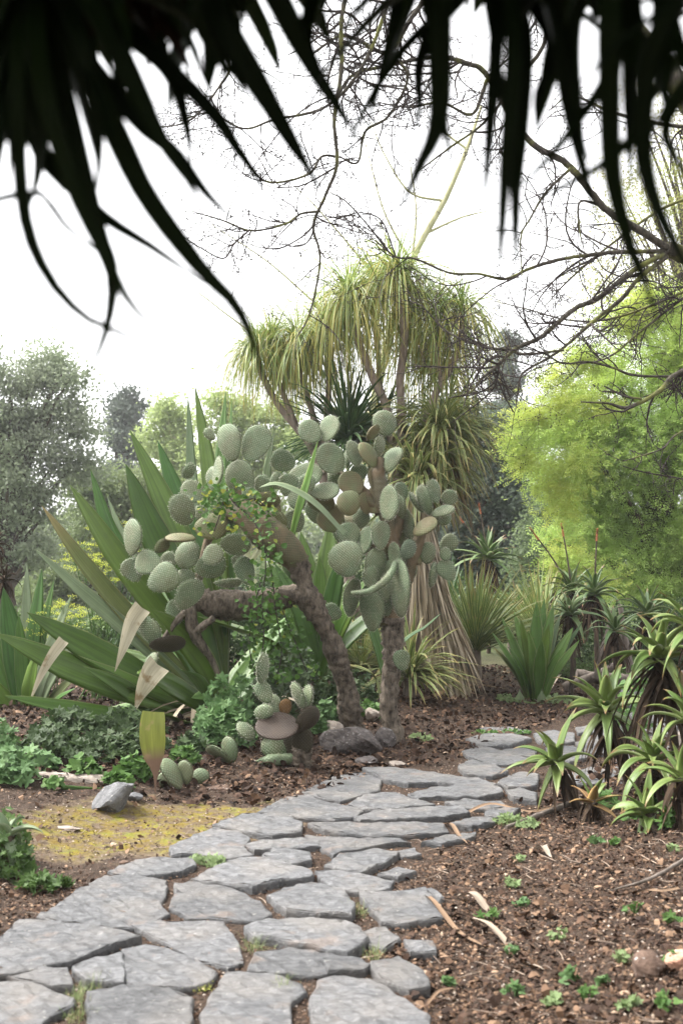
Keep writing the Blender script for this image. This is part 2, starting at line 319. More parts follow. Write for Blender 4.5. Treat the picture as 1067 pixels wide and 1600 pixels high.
# ================================================================ GROUND
def ground():
    rs(1)
    def axis(a, b, step, far): 
        mid = np.arange(a, b, step); o = [a - (far * (k / 14) ** 2.2 + step * k) for k in range(14, 0, -1)]; p = [b + (far * (k / 14) ** 2.2 + step * k) for k in range(0, 15)]
        return np.array(o + list(mid) + p)
    X = axis(-3.2, 3.6, .035, 200); Y = axis(2.2, 14, .04, 260)
    gx, gy = np.meshgrid(X, Y); z = gh(gx, gy); near = (gx > -3.3) & (gx < 3.8) & (gy > 2) & (gy < 14.2)
    z = z + np.where(near, RNG.normal(0, .004, z.shape), 0)
    nx, ny = len(X), len(Y); idx = np.arange(nx * ny).reshape(ny, nx)
    F = np.stack([idx[:-1, :-1], idx[:-1, 1:], idx[1:, 1:], idx[1:, :-1]], -1).reshape(-1, 4)
    mb = MB(); mb.add(np.stack([gx, gy, z], -1), F)
    t = NT('soil'); n1 = t.noise(3, 4); n2 = t.noise(38, 5, rough=.7); n3 = t.noise(140, 3, rough=.7)
    c = t.ramp(n2, [(.28, (.012, .008, .006)), (.45, (.038, .023, .015)), (.62, (.095, .058, .038)), (.75, (.22, .165, .12))])
    c = t.mix(t.ramp(n1, [(.35, .0), (.7, .5)]), c, (.085, .058, .041))
    c = t.mix(t.ramp(n3, [(.62, 0.0), (.7, .7)]), c, (.45, .37, .29))
    g = t.n('ShaderNodeNewGeometry'); s = t.n('ShaderNodeSeparateXYZ'); t.l(g.outputs['Position'], s.inputs[0])
    c = t.mix(t.ramp(t.math('DIVIDE', s.outputs[1], 40.0), [(.33, 0.0), (.45, 1.0)]), c, t.ramp(n1, [(.3, (.03, .045, .015)), (.7, (.09, .12, .04))]))
    # ochre moss crust with its own outline beside the path
    mp = t.n('ShaderNodeMapping'); mp.vector_type = 'POINT'; m0 = G(235, 1298); mp.inputs['Location'].default_value = (-m0[0], -m0[1], 0); t.l(g.outputs['Position'], mp.inputs[0])
    m2 = t.n('ShaderNodeMapping'); m2.inputs['Rotation'].default_value = (0, 0, math.radians(-38)); t.l(mp.outputs[0], m2.inputs[0])
    m3 = t.n('ShaderNodeMapping'); m3.inputs['Scale'].default_value = (1 / .95, 1 / .62, 0); t.l(m2.outputs[0], m3.inputs[0])
    ln = t.n('ShaderNodeVectorMath', operation='LENGTH'); t.l(m3.outputs[0], ln.inputs[0])
    edge = t.math('ADD', ln.outputs['Value'], t.math('MULTIPLY', t.math('SUBTRACT', t.noise(4, 4), .5), 1.1))
    soil2 = t.ramp(n2, [(.3, (.09, .062, .04)), (.55, (.17, .125, .085)), (.7, (.28, .225, .165))])
    c = t.mix(t.ramp(edge, [(.85, 1.0), (1.1, 0.0)]), c, soil2)
    moss = t.ramp(t.noise(7, 3), [(.38, (.19, .13, .02)), (.55, (.25, .20, .022)), (.7, (.21, .23, .03))])
    c = t.mix(t.math('MULTIPLY', t.ramp(edge, [(.68, 1.0), (.95, 0.0)]), t.ramp(t.noise(11, 5, rough=.75), [(.42, 0.0), (.58, .9)])), c, moss)
    m = t.prin(c, .9, t.bump(n2, .9, .03, t.bump(n3, .6, .01)), .25)
    tag(mb.build('ground', m), kind='structure')
ground()

# ================================================================ PATH OF FLAGSTONES
def A_(l): return [(x / 1.976, 1200 + y / 1.975) for x, y in l]
def B_(l): return [(520 + x / 1.9506, 1200 + y / 1.95) for x, y in l]
def E_(l): return [(380 + x / 2.3196, 1100 + y / 2.3188) for x, y in l]
def C_(l): return [(640 + x / 2.499, 780 + y / 2.499) for x, y in l]
STONES = [A_([(120,480),(165,455),(240,395),(330,350),(400,347),(515,362),(510,395),(492,440),(520,462),(460,497),(420,505),(340,512),(265,500),(170,492)]),
 A_([(-60,560),(0,550),(60,490),(130,492),(250,510),(330,520),(430,545),(350,568),(280,598),(210,622),(90,650),(0,672),(-60,680)]),
 A_([(-50,690),(60,688),(130,702),(225,738),(218,757),(150,790),(120,830),(-50,850)]),
 A_([(30,672),(130,645),(205,648),(222,698),(130,688)]), A_([(232,640),(330,612),(372,595),(380,690),(270,680)]),
 A_([(380,585),(450,565),(520,580),(600,610),(665,650),(640,680),(560,700),(480,700),(405,690),(388,640)]),
 A_([(275,720),(380,702),(500,705),(590,745),(590,800),(560,850),(280,850)]),
 A_([(625,775),(680,680),(700,658),(820,655),(925,690),(940,715),(890,745),(895,790),(900,850),(630,850)]),
 [(488,1570),(498,1541),(520,1535),(576,1538),(607,1554),(638,1579),(668,1597),(665,1640),(490,1640)],
 A_([(410,505),(490,495),(600,490),(690,488),(735,560),(748,610),(700,628),(620,610),(560,575),(480,540)]),
 A_([(540,372),(640,362),(750,397),(800,430),(835,465),(780,485),(700,480),(650,475),(590,478),(530,445),(545,400)]),
 A_([(595,365),(680,320),(740,298),(830,300),(900,320),(960,345),(950,360),(870,365),(780,390),(700,378)]),
 A_([(340,335),(420,300),(510,290),(590,295),(600,315),(555,335),(480,345),(400,350)]),
 A_([(530,255),(600,220),(660,197),(740,207),(768,235),(750,260),(780,290),(700,300),(620,280),(535,285)]),
 A_([(662,190),(760,158),(870,155),(930,185),(925,215),(840,225),(775,215),(720,200)]),
 A_([(755,250),(830,235),(980,232),(985,258),(880,262),(790,270)]), A_([(815,290),(850,264),(950,280),(958,305),(900,315),(840,303)]),
 E_([(50,405),(150,345),(225,335),(300,368),(400,388),(430,405),(410,428),(330,437),(200,425),(100,408)]),
 E_([(218,328),(330,270),(430,255),(500,285),(490,320),(420,345),(350,362),(280,350)]),
 E_([(435,250),(520,245),(620,258),(740,275),(850,290),(930,312),(860,320),(700,300),(600,305),(512,288)]),
 E_([(600,345),(680,325),(790,312),(930,324),(935,340),(850,355),(720,352),(640,360)]), E_([(735,372),(800,363),(930,365),(950,380),(880,390),(780,388)]),
 E_([(380,385),(440,345),(550,340),(620,370),(690,386),(600,393),(520,406),(440,398)]), E_([(402,430),(510,404),(640,396),(780,394),(815,412),(720,430),(560,438),(430,442)]),
 E_([(240,452),(330,444),(470,448),(600,442),(720,446),(740,480),(640,490),(500,498),(380,490),(300,475)]),
 E_([(230,492),(420,504),(560,507),(600,520),(480,530),(380,545),(330,560),(270,530)]), E_([(300,605),(350,570),(480,547),(560,560),(510,595),(430,632),(340,620)]),
 E_([(265,627),(350,627),(450,642),(540,660),(520,690),(420,700),(340,690),(290,660)]),
 [(420,1411),(445,1398),(486,1389),(530,1398),(552,1430),(548,1444),(500,1442),(450,1435)], [(385,1461),(420,1449),(500,1449),(560,1463),(573,1480),(540,1503),(480,1490),(400,1475)],
 [(390,1525),(400,1498),(455,1493),(560,1506),(572,1525),(500,1531),(430,1530)],
 B_([(85,397),(190,402),(280,387),(335,480),(230,495),(150,490),(120,450)]), B_([(120,622),(200,600),(270,640),(290,690),(230,700),(150,670)]),
 B_([(95,512),(160,502),(200,540),(150,568),(104,550)]), B_([(220,545),(300,550),(310,580),(240,580)]), B_([(-30,612),(60,608),(108,625),(90,640),(-10,645)]),
 E_([(757,455),(830,432),(900,430),(905,450),(830,465)]), E_([(650,520),(740,492),(840,482),(830,500),(720,525)]), E_([(880,412),(950,397),(1000,402),(960,425),(890,430)]),
 E_([(550,550),(620,540),(640,560),(580,565)]), E_([(492,640),(560,615),(620,630),(560,650)]), E_([(590,700),(680,690),(720,720),(690,760),(600,750)]),
 E_([(810,140),(880,122),(980,125),(1040,140),(960,165),(860,165)]), E_([(795,182),(850,167),(920,177),(960,190),(1040,210),(1000,225),(900,230),(820,205)]),
 E_([(785,240),(830,215),(900,235),(955,258),(900,275),(800,265)]), E_([(925,180),(1000,167),(1060,175),(1050,200),(970,195)]), E_([(955,330),(1000,322),(1060,340),(1060,370),(980,360)]),
 E_([(925,302),(1000,267),(1067,272),(1060,313),(960,322)]), E_([(860,95),(960,92),(1040,105),(950,115)]),
 C_([(485,930),(560,918),(640,930),(640,958),(560,970),(500,955)]), C_([(530,985),(640,975),(690,1020),(620,1045),(540,1015)]), C_([(600,1095),(700,1055),(780,1065),(770,1120),(640,1130)]),
 C_([(650,965),(760,930),(840,950),(800,1000),(700,1010)]), C_([(810,1010),(900,960),(1010,975),(1000,1030),(880,1050),(800,1040)]), C_([(800,1060),(900,1065),(1000,1040),(1060,1100),(900,1130),(790,1120)]),
 C_([(650,900),(740,885),(850,890),(840,920),(740,920),(660,925)]), C_([(860,900),(950,880),(1060,890),(1060,940),(930,950)]),
 C_([(800,750),(880,742),(960,752),(940,775),(830,780)]), C_([(820,790),(960,785),(1060,790),(1060,820),(880,830)]), C_([(860,850),(960,838),(1080,845),(1080,875),(900,880)]), C_([(980,750),(1060,745),(1160,752),(1120,775),(990,772)])]
def flag(poly, rnd, lift):
    pts = np.array([rag(*p)[:2] for p in poly])
    ctr = pts.mean(0); out = []; jt = 0.0
    for a, b in zip(pts, np.roll(pts, -1, 0)):
        L = np.linalg.norm(b - a); k = max(1, int(L / .038)); nrm = V3(b[1] - a[1], a[0] - b[0]) / max(L, 1e-6)
        for i in range(k):
            jt = .6 * jt + RNG.normal(0, .0035); out.append(a + (b - a) * i / k + nrm * (jt if i else 0))
    out = np.array(out)
    area = np.sum(out[:, 0] * np.roll(out[:, 1], -1) - out[:, 1] * np.roll(out[:, 0], -1))
    if area < 0: out = out[::-1]
    size = np.ptp(out, 0)
    def ins(d): 
        v = ctr - out; l = np.linalg.norm(v, axis=1, keepdims=True); return out + v / l * np.minimum(d, l * .3)
    tilt = RNG.normal(0, .012, 2)
    def zt(xy): return .028 + lift + (xy - ctr) @ tilt + .0035 * np.sin(xy[:, 0] * 31 + rnd * 50) * np.sin(xy[:, 1] * 23 + rnd * 20) + .002 * np.sin(xy[:, 0] * 71 + xy[:, 1] * 57)
    r0 = ins(-.012); r1 = ins(-.009); r2 = ins(-.006 + RNG.random((len(out), 1)) * .006)
    inner = [p for p in np.stack(np.meshgrid(np.arange(out[:, 0].min(), out[:, 0].max(), .026), np.arange(out[:, 1].min(), out[:, 1].max(), .026)), -1).reshape(-1, 2) + RNG.normal(0, .006, 2)]
    n = len(out)
    def inside(p):
        x, y = p; c = False
        for i in range(n):
            (x1, y1), (x2, y2) = r2[i], r2[(i + 1) % n]
            if (y1 > y) != (y2 > y) and x < (x2 - x1) * (y - y1) / (y2 - y1) + x1: c = not c
        return c
    inner = [p for p in inner if inside(p) and np.min(np.hypot(*(r2 - p).T)) > .013]
    allp = list(r2) + inner
    res = delaunay_2d_cdt([Vector(p) for p in allp], [], [list(range(n))], 1, 1e-5)
    tv = np.array([tuple(v) for v in res[0]]); tf = np.array([f for f in res[2] if len(f) == 3])
    mb = MB(); z = zt(tv) + RNG.normal(0, .0021, len(tv)) + .003 * np.array([mnoise.noise(Vector((a * 9, b * 14, rnd * 40))) for a, b in tv]); qq = np.full((len(tv), 3), rnd)
    mb.add(np.column_stack([tv, z]), tf, qq)
    ring = lambda r, dz, base=False: np.column_stack([r, (np.full(len(r), -.04) if base else zt(r) + dz)])
    R = [ring(r0, 0, True), ring(r0, -.012), ring(r1, -.003), ring(r2, -.0004)]
    V = np.concatenate(R); idx = np.arange(4 * n).reshape(4, n); a = idx[:-1]; b = np.roll(idx, -1, 1)[:-1]; c = np.roll(idx, -1, 1)[1:]; d = idx[1:]
    mb.add(V, np.stack([a, b, c, d], -1).reshape(-1, 4), np.full((4 * n, 3), rnd))
    return mb
def stone_mat():
    t = NT('slate'); u, v, r = t.q(); g = t.n('ShaderNodeNewGeometry'); mp = t.n('ShaderNodeMapping'); mp.inputs['Scale'].default_value = (.45, 1, 1); mp.inputs['Rotation'].default_value = (0, 0, .5); t.l(g.outputs['Position'], mp.inputs[0])
    n = t.noise(38, 6, mp.outputs[0], .7, .4); n2 = t.noise(130, 5, mp.outputs[0], .75); n3 = t.noise(2.5, 3)
    tr_ = t.ramp(t.noise(20, 6, mp.outputs[0], .65, .5), [(.30, 0.0), (.33, .2), (.42, .25), (.44, .45), (.52, .5), (.535, .7), (.62, .75), (.64, 1.0)])
    c = t.ramp(n, [(.28, (.046, .046, .048)), (.5, (.115, .115, .119)), (.72, (.215, .215, .22))]); c = t.mix(.35, c, t.ramp(tr_, [(0, .6), (1, 1.3)]), 'MULTIPLY')
    c = t.mix(.5, c, t.ramp(n2, [(.3, .55), (.7, 1.35)]), 'MULTIPLY'); c = t.mix(.8, c, t.ramp(r, [(0, .7), (1, 1.25)]), 'MULTIPLY'); c = t.mix(t.ramp(t.noise(3.3, 5), [(.45, 0.0), (.68, .45)]), c, (.24, .215, .19))
    c = t.mix(t.ramp(t.noise(7, 4), [(.60, 0.0), (.70, .55)]), c, (.20, .15, .12))
    c = t.mix(t.ramp(t.noise(45, 3), [(.66, 0.0), (.72, .6)]), c, (.42, .40, .37))
    sp = t.n('ShaderNodeSeparateXYZ'); t.l(g.outputs['Normal'], sp.inputs[0])
    return t.prin(c, t.ramp(n3, [(.35, .42), (.65, .75)]), t.bump(tr_, .8, .008, t.bump(n, .9, .014, t.bump(n2, .9, .006))), .5)
def path():
    rs(2); root = bpy.data.objects.new('path', None); COL.objects.link(root); root['kind'] = 'structure'; m = stone_mat()
    for i, p in enumerate(STONES):
        part(flag(p, RNG.random(), RNG.uniform(-.008, .012)), 'flagstone', m, root, smooth=False)
path()

# ================================================================ DISTANT TREES
def crown_cloud(mb, blobs, Y, n, leaf, cl_r, cl_n, mat=0, shell=.55, depth=1.0, tilt=2.0, elong=1.0, tm=LEAF):
    """blobs in pixels (px,py,rx,ry[,dY]) around depth Y -> leaf clumps; returns clump centres"""
    area = np.array([b[2] * b[3] for b in blobs], float); pr = area / area.sum(); nc = max(8, n // cl_n)
    subs = []
    for b in blobs:
        K = int(np.clip(5 + b[2] / 7, 6, 15)); dd = norm(RNG.normal(0, 1, (K, 3))) * (RNG.uniform(shell, 1.05, K) ** .7)[:, None]; subs.append(np.column_stack([dd, RNG.uniform(.2, .42, K)]))
    bi = RNG.choice(len(blobs), nc, p=pr); c = []
    for i in bi:
        b = blobs[i]; y = Y + (b[4] if len(b) > 4 else 0); ctr = P(b[0], b[1], y); d = norm(RNG.normal(0, 1, 3)); r = RNG.random() ** (1 / 3) * (1 - shell) + shell
        sb = subs[i][RNG.integers(0, len(subs[i]))]; s = V3(M(b[2], y), M((b[2] + b[3]) / 2, y) * depth, M(b[3], y))
        c.append(ctr + sb[:3] * s + d * RNG.uniform(.25, 1.0) * sb[3] * V3(1, 1, .62) * s.mean())
    c = np.array(c); c[:, 2] = np.maximum(c[:, 2], .1)
    k = RNG.poisson(cl_n, nc) + 1; ci = np.repeat(np.arange(nc), k); N = len(ci)
    pos = c[ci] + RNG.normal(0, 1, (N, 3)) * cl_r * V3(1, 1, .6) * RNG.uniform(.5, 1.3, nc)[ci][:, None]
    cr = RNG.random(nc); rnd = np.clip(cr[ci] * .7 + RNG.random(N) * .3, 0, 1)
    scatter(mb, tm[0] * V3(1, elong, 1), tm[1], pos, frames(N, tilt), leaf * RNG.uniform(.6, 1.3, N), mat, rnd)
    return c
def tree(name, label, cat, blobs, Y, base, n, leaf, cl_r, cl_n, cm, bm, tr=.25, lean=None, group=None, extra=None, **k):
    b0 = P(base[0], base[1], Y) if len(base) == 2 else V3(*base); b0[2] = float(gh(b0[0], b0[1])) - .1
    root = thing(name, b0, label, cat, group); mb = MB(); c = crown_cloud(mb, blobs, Y, n, leaf, cl_r, cl_n, **k)
    part(mb, 'crown', cm, root, smooth=False)
    tb = MB(); top = c.mean(0); hi = c[:, 2].max(); mid = V3(top[0], top[1], top[2] * .5 + b0[2] * .5) if lean is None else P(*lean, Y)
    ax = catmull([b0, mid * .6 + b0 * .4 + RNG.normal(0, .1, 3), mid, V3(top[0], top[1], hi * .93)], 24)
    tube(tb, ax[::3], np.linspace(tr, tr * .12, len(ax[::3])), 8, 24, bump=.05)
    for j in RNG.choice(len(c), min(len(c), 46), replace=False):
        e = c[j]; h = np.clip(e[2] * .55 / max(hi, .1), .12, .85); s = ax[int(h * 23)]; m = (s + e) / 2 + V3(0, 0, .06) * np.linalg.norm(e - s) + RNG.normal(0, .08, 3)
        tube(tb, [s, m, e], [tr * .35, tr * .2, tr * .05], 5, 8)
    part(tb, 'trunk', bm, root)
    if extra: extra(root)
    return root
GG = crownmat('crown_grey_green', (.21, .26, .16), (.34, .38, .26), (.27, .32, .20), patch=(.24, .27, .19), scale=.9)
GD = crownmat('crown_dark_grey', (.085, .115, .085), (.165, .20, .15), (.12, .155, .12), scale=1.2)
GB = crownmat('crown_bright', (.33, .48, .12), (.50, .62, .20), (.40, .55, .15), patch=(.44, .54, .12), scale=.6, trans=.5)
GY = crownmat('crown_yellow', (.38, .47, .09), (.54, .57, .15), (.34, .46, .12), scale=1.1, trans=.5)
GL = crownmat('crown_light', (.30, .38, .15), (.42, .48, .21), (.36, .44, .18), scale=.7, trans=.5)
GC = crownmat('crown_cypress', (.09, .11, .09), (.14, .165, .125), (.11, .135, .105), scale=1.0, trans=.15)
GO = crownmat('crown_olive', (.17, .22, .10), (.25, .29, .14), (.2, .26, .11), scale=.8, trans=.4)
GSP = crownmat('crown_sparse_upper', (.30, .36, .09), (.40, .42, .13), (.36, .34, .12), scale=1.1, trans=.5)
SPRAY = (np.concatenate([np.array([[0, 0, 0], [.5, -.16, .04], [1, 0, -.05], [.5, .16, .04]]) * V3(s, s, s) @ np.array([[math.cos(a), math.sin(a), 0], [-math.sin(a), math.cos(a), 0], [0, 0, 1]]) + V3(x, 0, -.25 * x * x) for x, a, s in [(.1, 1, .3), (.1, -1, .3), (.35, .9, .36), (.35, -.9, .36), (.6, .8, .36), (.6, -.8, .36), (.8, 0, .38)]]), np.arange(28).reshape(7, 4))
def bg_trees():
    rs(11)
    tree('broadleaf_tree', 'tall hazy grey-green tree with open airy crown at the left edge of the photo', 'tree',
         [(20, 640, 60, 70), (70, 620, 60, 60), (95, 690, 55, 60), (30, 760, 60, 80), (60, 570, 50, 30), (105, 590, 28, 22), (-40, 700, 70, 110), (30, 850, 55, 80), (-20, 580, 40, 30), (120, 740, 35, 35), (85, 555, 12, 16), (-80, 830, 60, 90)], 28, (10, 960), 42000, .10, .26, 34, GG, DBARK, .3, shell=.35)
    tree('cypress_tree', 'dark grey columnar cypress rising behind the left trees, blunt top', 'tree',
         [(200, 640, 20, 30), (198, 670, 24, 40), (197, 710, 25, 50), (196, 760, 26, 50), (196, 820, 25, 60)], 55, (197, 880), 26000, .20, .30, 26, GC, DBARK, .3, shell=.2)
    tree('broadleaf_tree', 'small light green tree with rounded leaf clumps right of the dark columnar cypress', 'tree',
         [(258, 645, 18, 20), (285, 652, 14, 12), (255, 690, 32, 24), (285, 715, 25, 28), (275, 770, 38, 50)], 44, (260, 900), 15000, .15, .30, 26, GL, PALEB, .25, shell=.4)
    tree('broadleaf_tree', 'pale yellow-green tree behind the tall agave leaf tips and the left cactus pads', 'tree',
         [(335, 625, 22, 20), (370, 650, 35, 30), (325, 665, 20, 20), (400, 690, 40, 50), (430, 650, 25, 25), (355, 730, 45, 45), (410, 780, 55, 60), (460, 700, 35, 50), (340, 820, 50, 60)], 40, (400, 930), 30000, .14, .30, 26, GL, PALEB, .25, shell=.35)
    tree('broadleaf_tree', 'misty olive green tree spreading low behind the fan of agave leaves', 'tree',
         [(150, 760, 40, 40), (210, 760, 45, 50), (140, 790, 45, 60), (250, 800, 40, 60), (190, 850, 70, 70), (110, 880, 50, 60), (280, 860, 60, 70), (70, 930, 80, 50), (200, 930, 90, 50)], 33, (180, 980), 36000, .12, .28, 26, GO, DBARK, .22, shell=.3)
    tree('broadleaf_tree', 'dense dark grey-green tree standing right behind the yucca with the dead leaf skirt', 'tree',
         [(740, 690, 55, 60), (700, 760, 55, 70), (770, 760, 60, 70), (800, 690, 40, 45), (740, 840, 75, 70), (820, 830, 50, 70), (660, 820, 50, 90), (700, 650, 40, 40), (830, 760, 30, 50), (760, 900, 90, 50), (640, 720, 40, 50)], 25, (750, 960), 70000, .10, .24, 34, GD, DBARK, .28, shell=.3)
    tree('broadleaf_tree', 'grey olive bushy tree between the dark tree and the bright yellow-green tree', 'tree',
         [(860, 850, 45, 60), (890, 800, 40, 60), (850, 910, 60, 45), (920, 880, 50, 55)], 22, (870, 960), 22000, .085, .22, 34, crownmat('crown_grey_olive', (.13, .18, .09), (.20, .25, .13), (.16, .21, .11)), DBARK, .15, shell=.3)
    tree('cypress_tree', 'tall hazy conical cypress behind the tips of the bare branches, right of the ponytail tree', 'tree',
         [(796, 540, 13, 24), (795, 572, 20, 34), (790, 612, 27, 40), (785, 660, 34, 50), (782, 720, 38, 60)], 55, (785, 880), 17000, .18, .28, 26, GC, DBARK, .3, shell=.2)
    def yell(root):
        mb = MB(); crown_cloud(mb, [(845, 640, 40, 22, -1), (815, 690, 26, 18, -1), (830, 725, 30, 14, -1), (825, 665, 24, 12, -1), (855, 760, 34, 20, -1), (885, 800, 30, 18, -1), (870, 600, 30, 18, -1), (910, 560, 36, 20, -1), (900, 868, 34, 20, -1.5), (880, 893, 22, 12, -1.5), (930, 905, 30, 16, -1.5), (985, 500, 60, 26, -1), (930, 640, 40, 20, -1.2), (900, 720, 34, 18, -1.2), (1040, 470, 50, 26, -1)], 18.4, 7500, .15, .16, 14, shell=.3, tilt=.8, tm=SPRAY)
        part(mb, 'crown', GY, root, smooth=False, label='bright yellow young foliage on the left side of the crown')
    tree('maple_tree', 'large fine-leaved bright green tree with yellow outer foliage filling the right side', 'tree',
         [(960, 700, 70, 80), (1040, 650, 80, 90), (980, 600, 60, 60), (1060, 560, 70, 70), (950, 800, 60, 60), (1030, 780, 80, 90), (1100, 720, 80, 120), (1000, 880, 75, 60), (1070, 880, 70, 70), (930, 860, 45, 45), (1150, 600, 90, 120), (990, 930, 60, 32), (1060, 930, 60, 30), (1020, 500, 50, 40), (1140, 840, 90, 120), (900, 720, 50, 70), (880, 660, 40, 50), (900, 800, 50, 60), (930, 640, 60, 60)], 19, (1060, 990), 46000, .16, .19, 14, GB, DBARK, .2, shell=.35, extra=yell, tilt=.8, tm=SPRAY)
    tree('broadleaf_tree', 'sparse spring-leaved tree with fine brownish twigs high behind the overhead leaves at right', 'tree',
         [(1000, 250, 60, 60), (1050, 330, 60, 70), (970, 350, 40, 50), (1080, 180, 70, 80), (1030, 430, 60, 60), (950, 430, 45, 40), (1090, 450, 60, 90), (980, 470, 50, 40), (940, 330, 25, 30), (1010, 160, 30, 40)], 26, (1180, 930), 15000, .06, .25, 13, GSP, DBARK, .22, lean=(1120, 600), shell=.15)
    # far wood that reads as one mass under the trees
    mb = MB(); blobs = [(x, 850 + RNG.uniform(-12, 12), 70, 45 + RNG.uniform(0, 25)) for x in range(-350, 1500, 60)]
    crown_cloud(mb, blobs, 75, 60000, .40, .7, 26, shell=.2); crown_cloud(mb, [(x, 905, 70, 35) for x in range(-350, 1450, 70)], 46, 40000, .22, .4, 26, shell=.1)
    # unseen leaf ring added behind and beside the viewpoint to block low sky light
    for y0, n in ((-9, 7000),):
        a = RNG.uniform(math.pi * .98, math.pi * 2.02, n); r = RNG.uniform(9.5, 13, n); pos = np.stack([np.cos(a) * r, np.sin(a) * r * .9, 6.5 * RNG.random(n) ** .9], 1); pos = pos[(pos[:, 1] < 1) | (abs(pos[:, 0]) > 6)]
        scatter(mb, LEAF[0], LEAF[1], pos, frames(len(pos), 1.5), .42 * RNG.uniform(.6, 1.3, len(pos)))
    tag(mb.build('distant_wood_and_shade_grove', GO, smooth=False), kind='stuff')
bg_trees()

# ================================================================ PRICKLY PEARS
def pad(px, py, wpx, hpx, ang, Y, root, mat, spm=None, name='pad', spl=.016, thick=.022, dens=2):
    """one flattened obovate joint; wpx/hpx as seen, the true width comes from turning it about its long axis"""
    a = M(wpx, Y) / 2; b = M(hpx, Y) / 2; th = math.radians(ang)
    if wpx < .74 * hpx:
        ta = .80 * b; phi = math.acos(max(.12, min(1, a / ta))) * random.choice((-1, 1)); a = ta
    elif wpx > 1.02 * hpx and wpx > hpx * 1.15:
        tb = .82 * a; phi = 0; 
    else: phi = random.uniform(-.3, .3)
    X, Yv, Z = V3(1, 0, 0), V3(0, 1, 0), V3(0, 0, 1)
    R = X * math.cos(th) - Z * math.sin(th); U = X * math.sin(th) + Z * math.cos(th)
    Wd = R * math.cos(phi) + Yv * math.sin(phi); N = np.cross(Wd, U)      # N roughly to -Y (camera)
    tilt = random.uniform(-.25, .25); U2 = norm(U * math.cos(tilt) + N * math.sin(tilt)); N2 = np.cross(Wd, U2); b = b / math.cos(tilt)
    if N2[1] > 0 and abs(phi) < 1.2: N2 = -N2
    C = P(px, py, Y); k = 28; rings = [0, .2, .4, .6, .78, .9, .97, 1.0]; th_ = np.arange(k) * 2 * math.pi / k
    cup = random.uniform(-.5, .5) * a; wob = random.uniform(0, 6); wa = random.uniform(.01, .035); bx, bz = random.uniform(-.08, .08), random.uniform(.08, .2)
    def surf(r, t, s):
        sx = r * np.cos(t); sz = r * np.sin(t); rr = 1 + wa * np.sin(3 * t + wob) * r; x = a * sx * (1 + bz * sz) * rr; z = b * (sz + bx * sx * sx) * rr
        y = s * thick * np.sqrt(np.maximum(0, 1 - r ** 2.6)) + cup * .35 * ((sx) ** 2) + .10 * b * sz * sz * np.sign(cup)
        return x, y, z
    mb = MB(); seed = random.random(); idx_prev = None; Vs, Qs = [], []
    for s in (1, -1):
        for r in (rings if s == 1 else rings[::-1]):
            x, y, z = surf(np.full(k, r), th_, s); Vs.append(C + x[:, None] * Wd + y[:, None] * N2 + z[:, None] * U2); Qs.append(np.column_stack([x, z, np.full(k, seed)]))
    nr = len(Vs); idx = np.arange(nr * k).reshape(nr, k); p = idx[:-1]; q = np.roll(idx, -1, 1)[:-1]; r_ = np.roll(idx, -1, 1)[1:]; d = idx[1:]
    mb.add(np.concatenate(Vs), np.stack([p, q, r_, d], -1).reshape(-1, 4), np.concatenate(Qs), 0)
    # spines at the areoles
    s = .0235; g = np.arange(-14, 15); u, v = np.meshgrid((g + .5) * s, (g + .5) * s); x = (u + v).ravel() / 2; z = (u - v).ravel() / 2
    r = np.hypot(x / a, z / b); ok = r < .97; x, z, r = x[ok], z[ok], r[ok]; t = np.arctan2(z / b, x / a)
    for sgn in (1, -1):
        X2, Y2, Z2 = surf(r, t, sgn); pos = C + X2[:, None] * Wd + Y2[:, None] * N2 + Z2[:, None] * U2; nn = N2 * sgn + Wd * (X2 / a * r)[:, None] * .4 + U2 * (Z2 / b * r)[:, None] * .4
        for _ in range(dens): hair(mb, pos, nn, spl, .0022, 1, .45)
    tt = RNG.uniform(0, 6.283, int(110 * (a + b) / .3)); X2, Y2, Z2 = surf(np.ones_like(tt), tt, 1); pos = C + X2[:, None] * Wd + Y2[:, None] * N2 + Z2[:, None] * U2
    hair(mb, pos, Wd * np.cos(tt)[:, None] + U2 * np.sin(tt)[:, None], spl, .0024, 1, .4)
    return part(mb, name, [mat, spm or SPINE], root)
def woody(root, pts, rad, mat=TRUNKC, hairs=500, name='trunk', sides=14, bump=.05, sp=SPINEB, hl=.022, n=None, flat=False):
    mb = MB(); C, R = tube(mb, pts, rad, sides, n or 7 * len(pts), 0, bump)
    if hairs:
        i = RNG.integers(0, len(C) - 1, hairs); f = RNG.random((hairs, 1)); c = C[i] * (1 - f) + C[i + 1] * f; d = norm(RNG.normal(0, 1, (hairs, 3))); T = norm(C[i + 1] - C[i]); d = norm(d - T * np.sum(d * T, 1, keepdims=True))
        hair(mb, c + d * R[i][:, None] * .97, d, hl, .0024, 1, .5)
    return part(mb, name, [mat, sp], root)
def Z3(x, y): return 180 + x / 3.557, 600 + y / 3.557
def Z4(x, y): return 420 + x / 3.334, 600 + y / 3.334
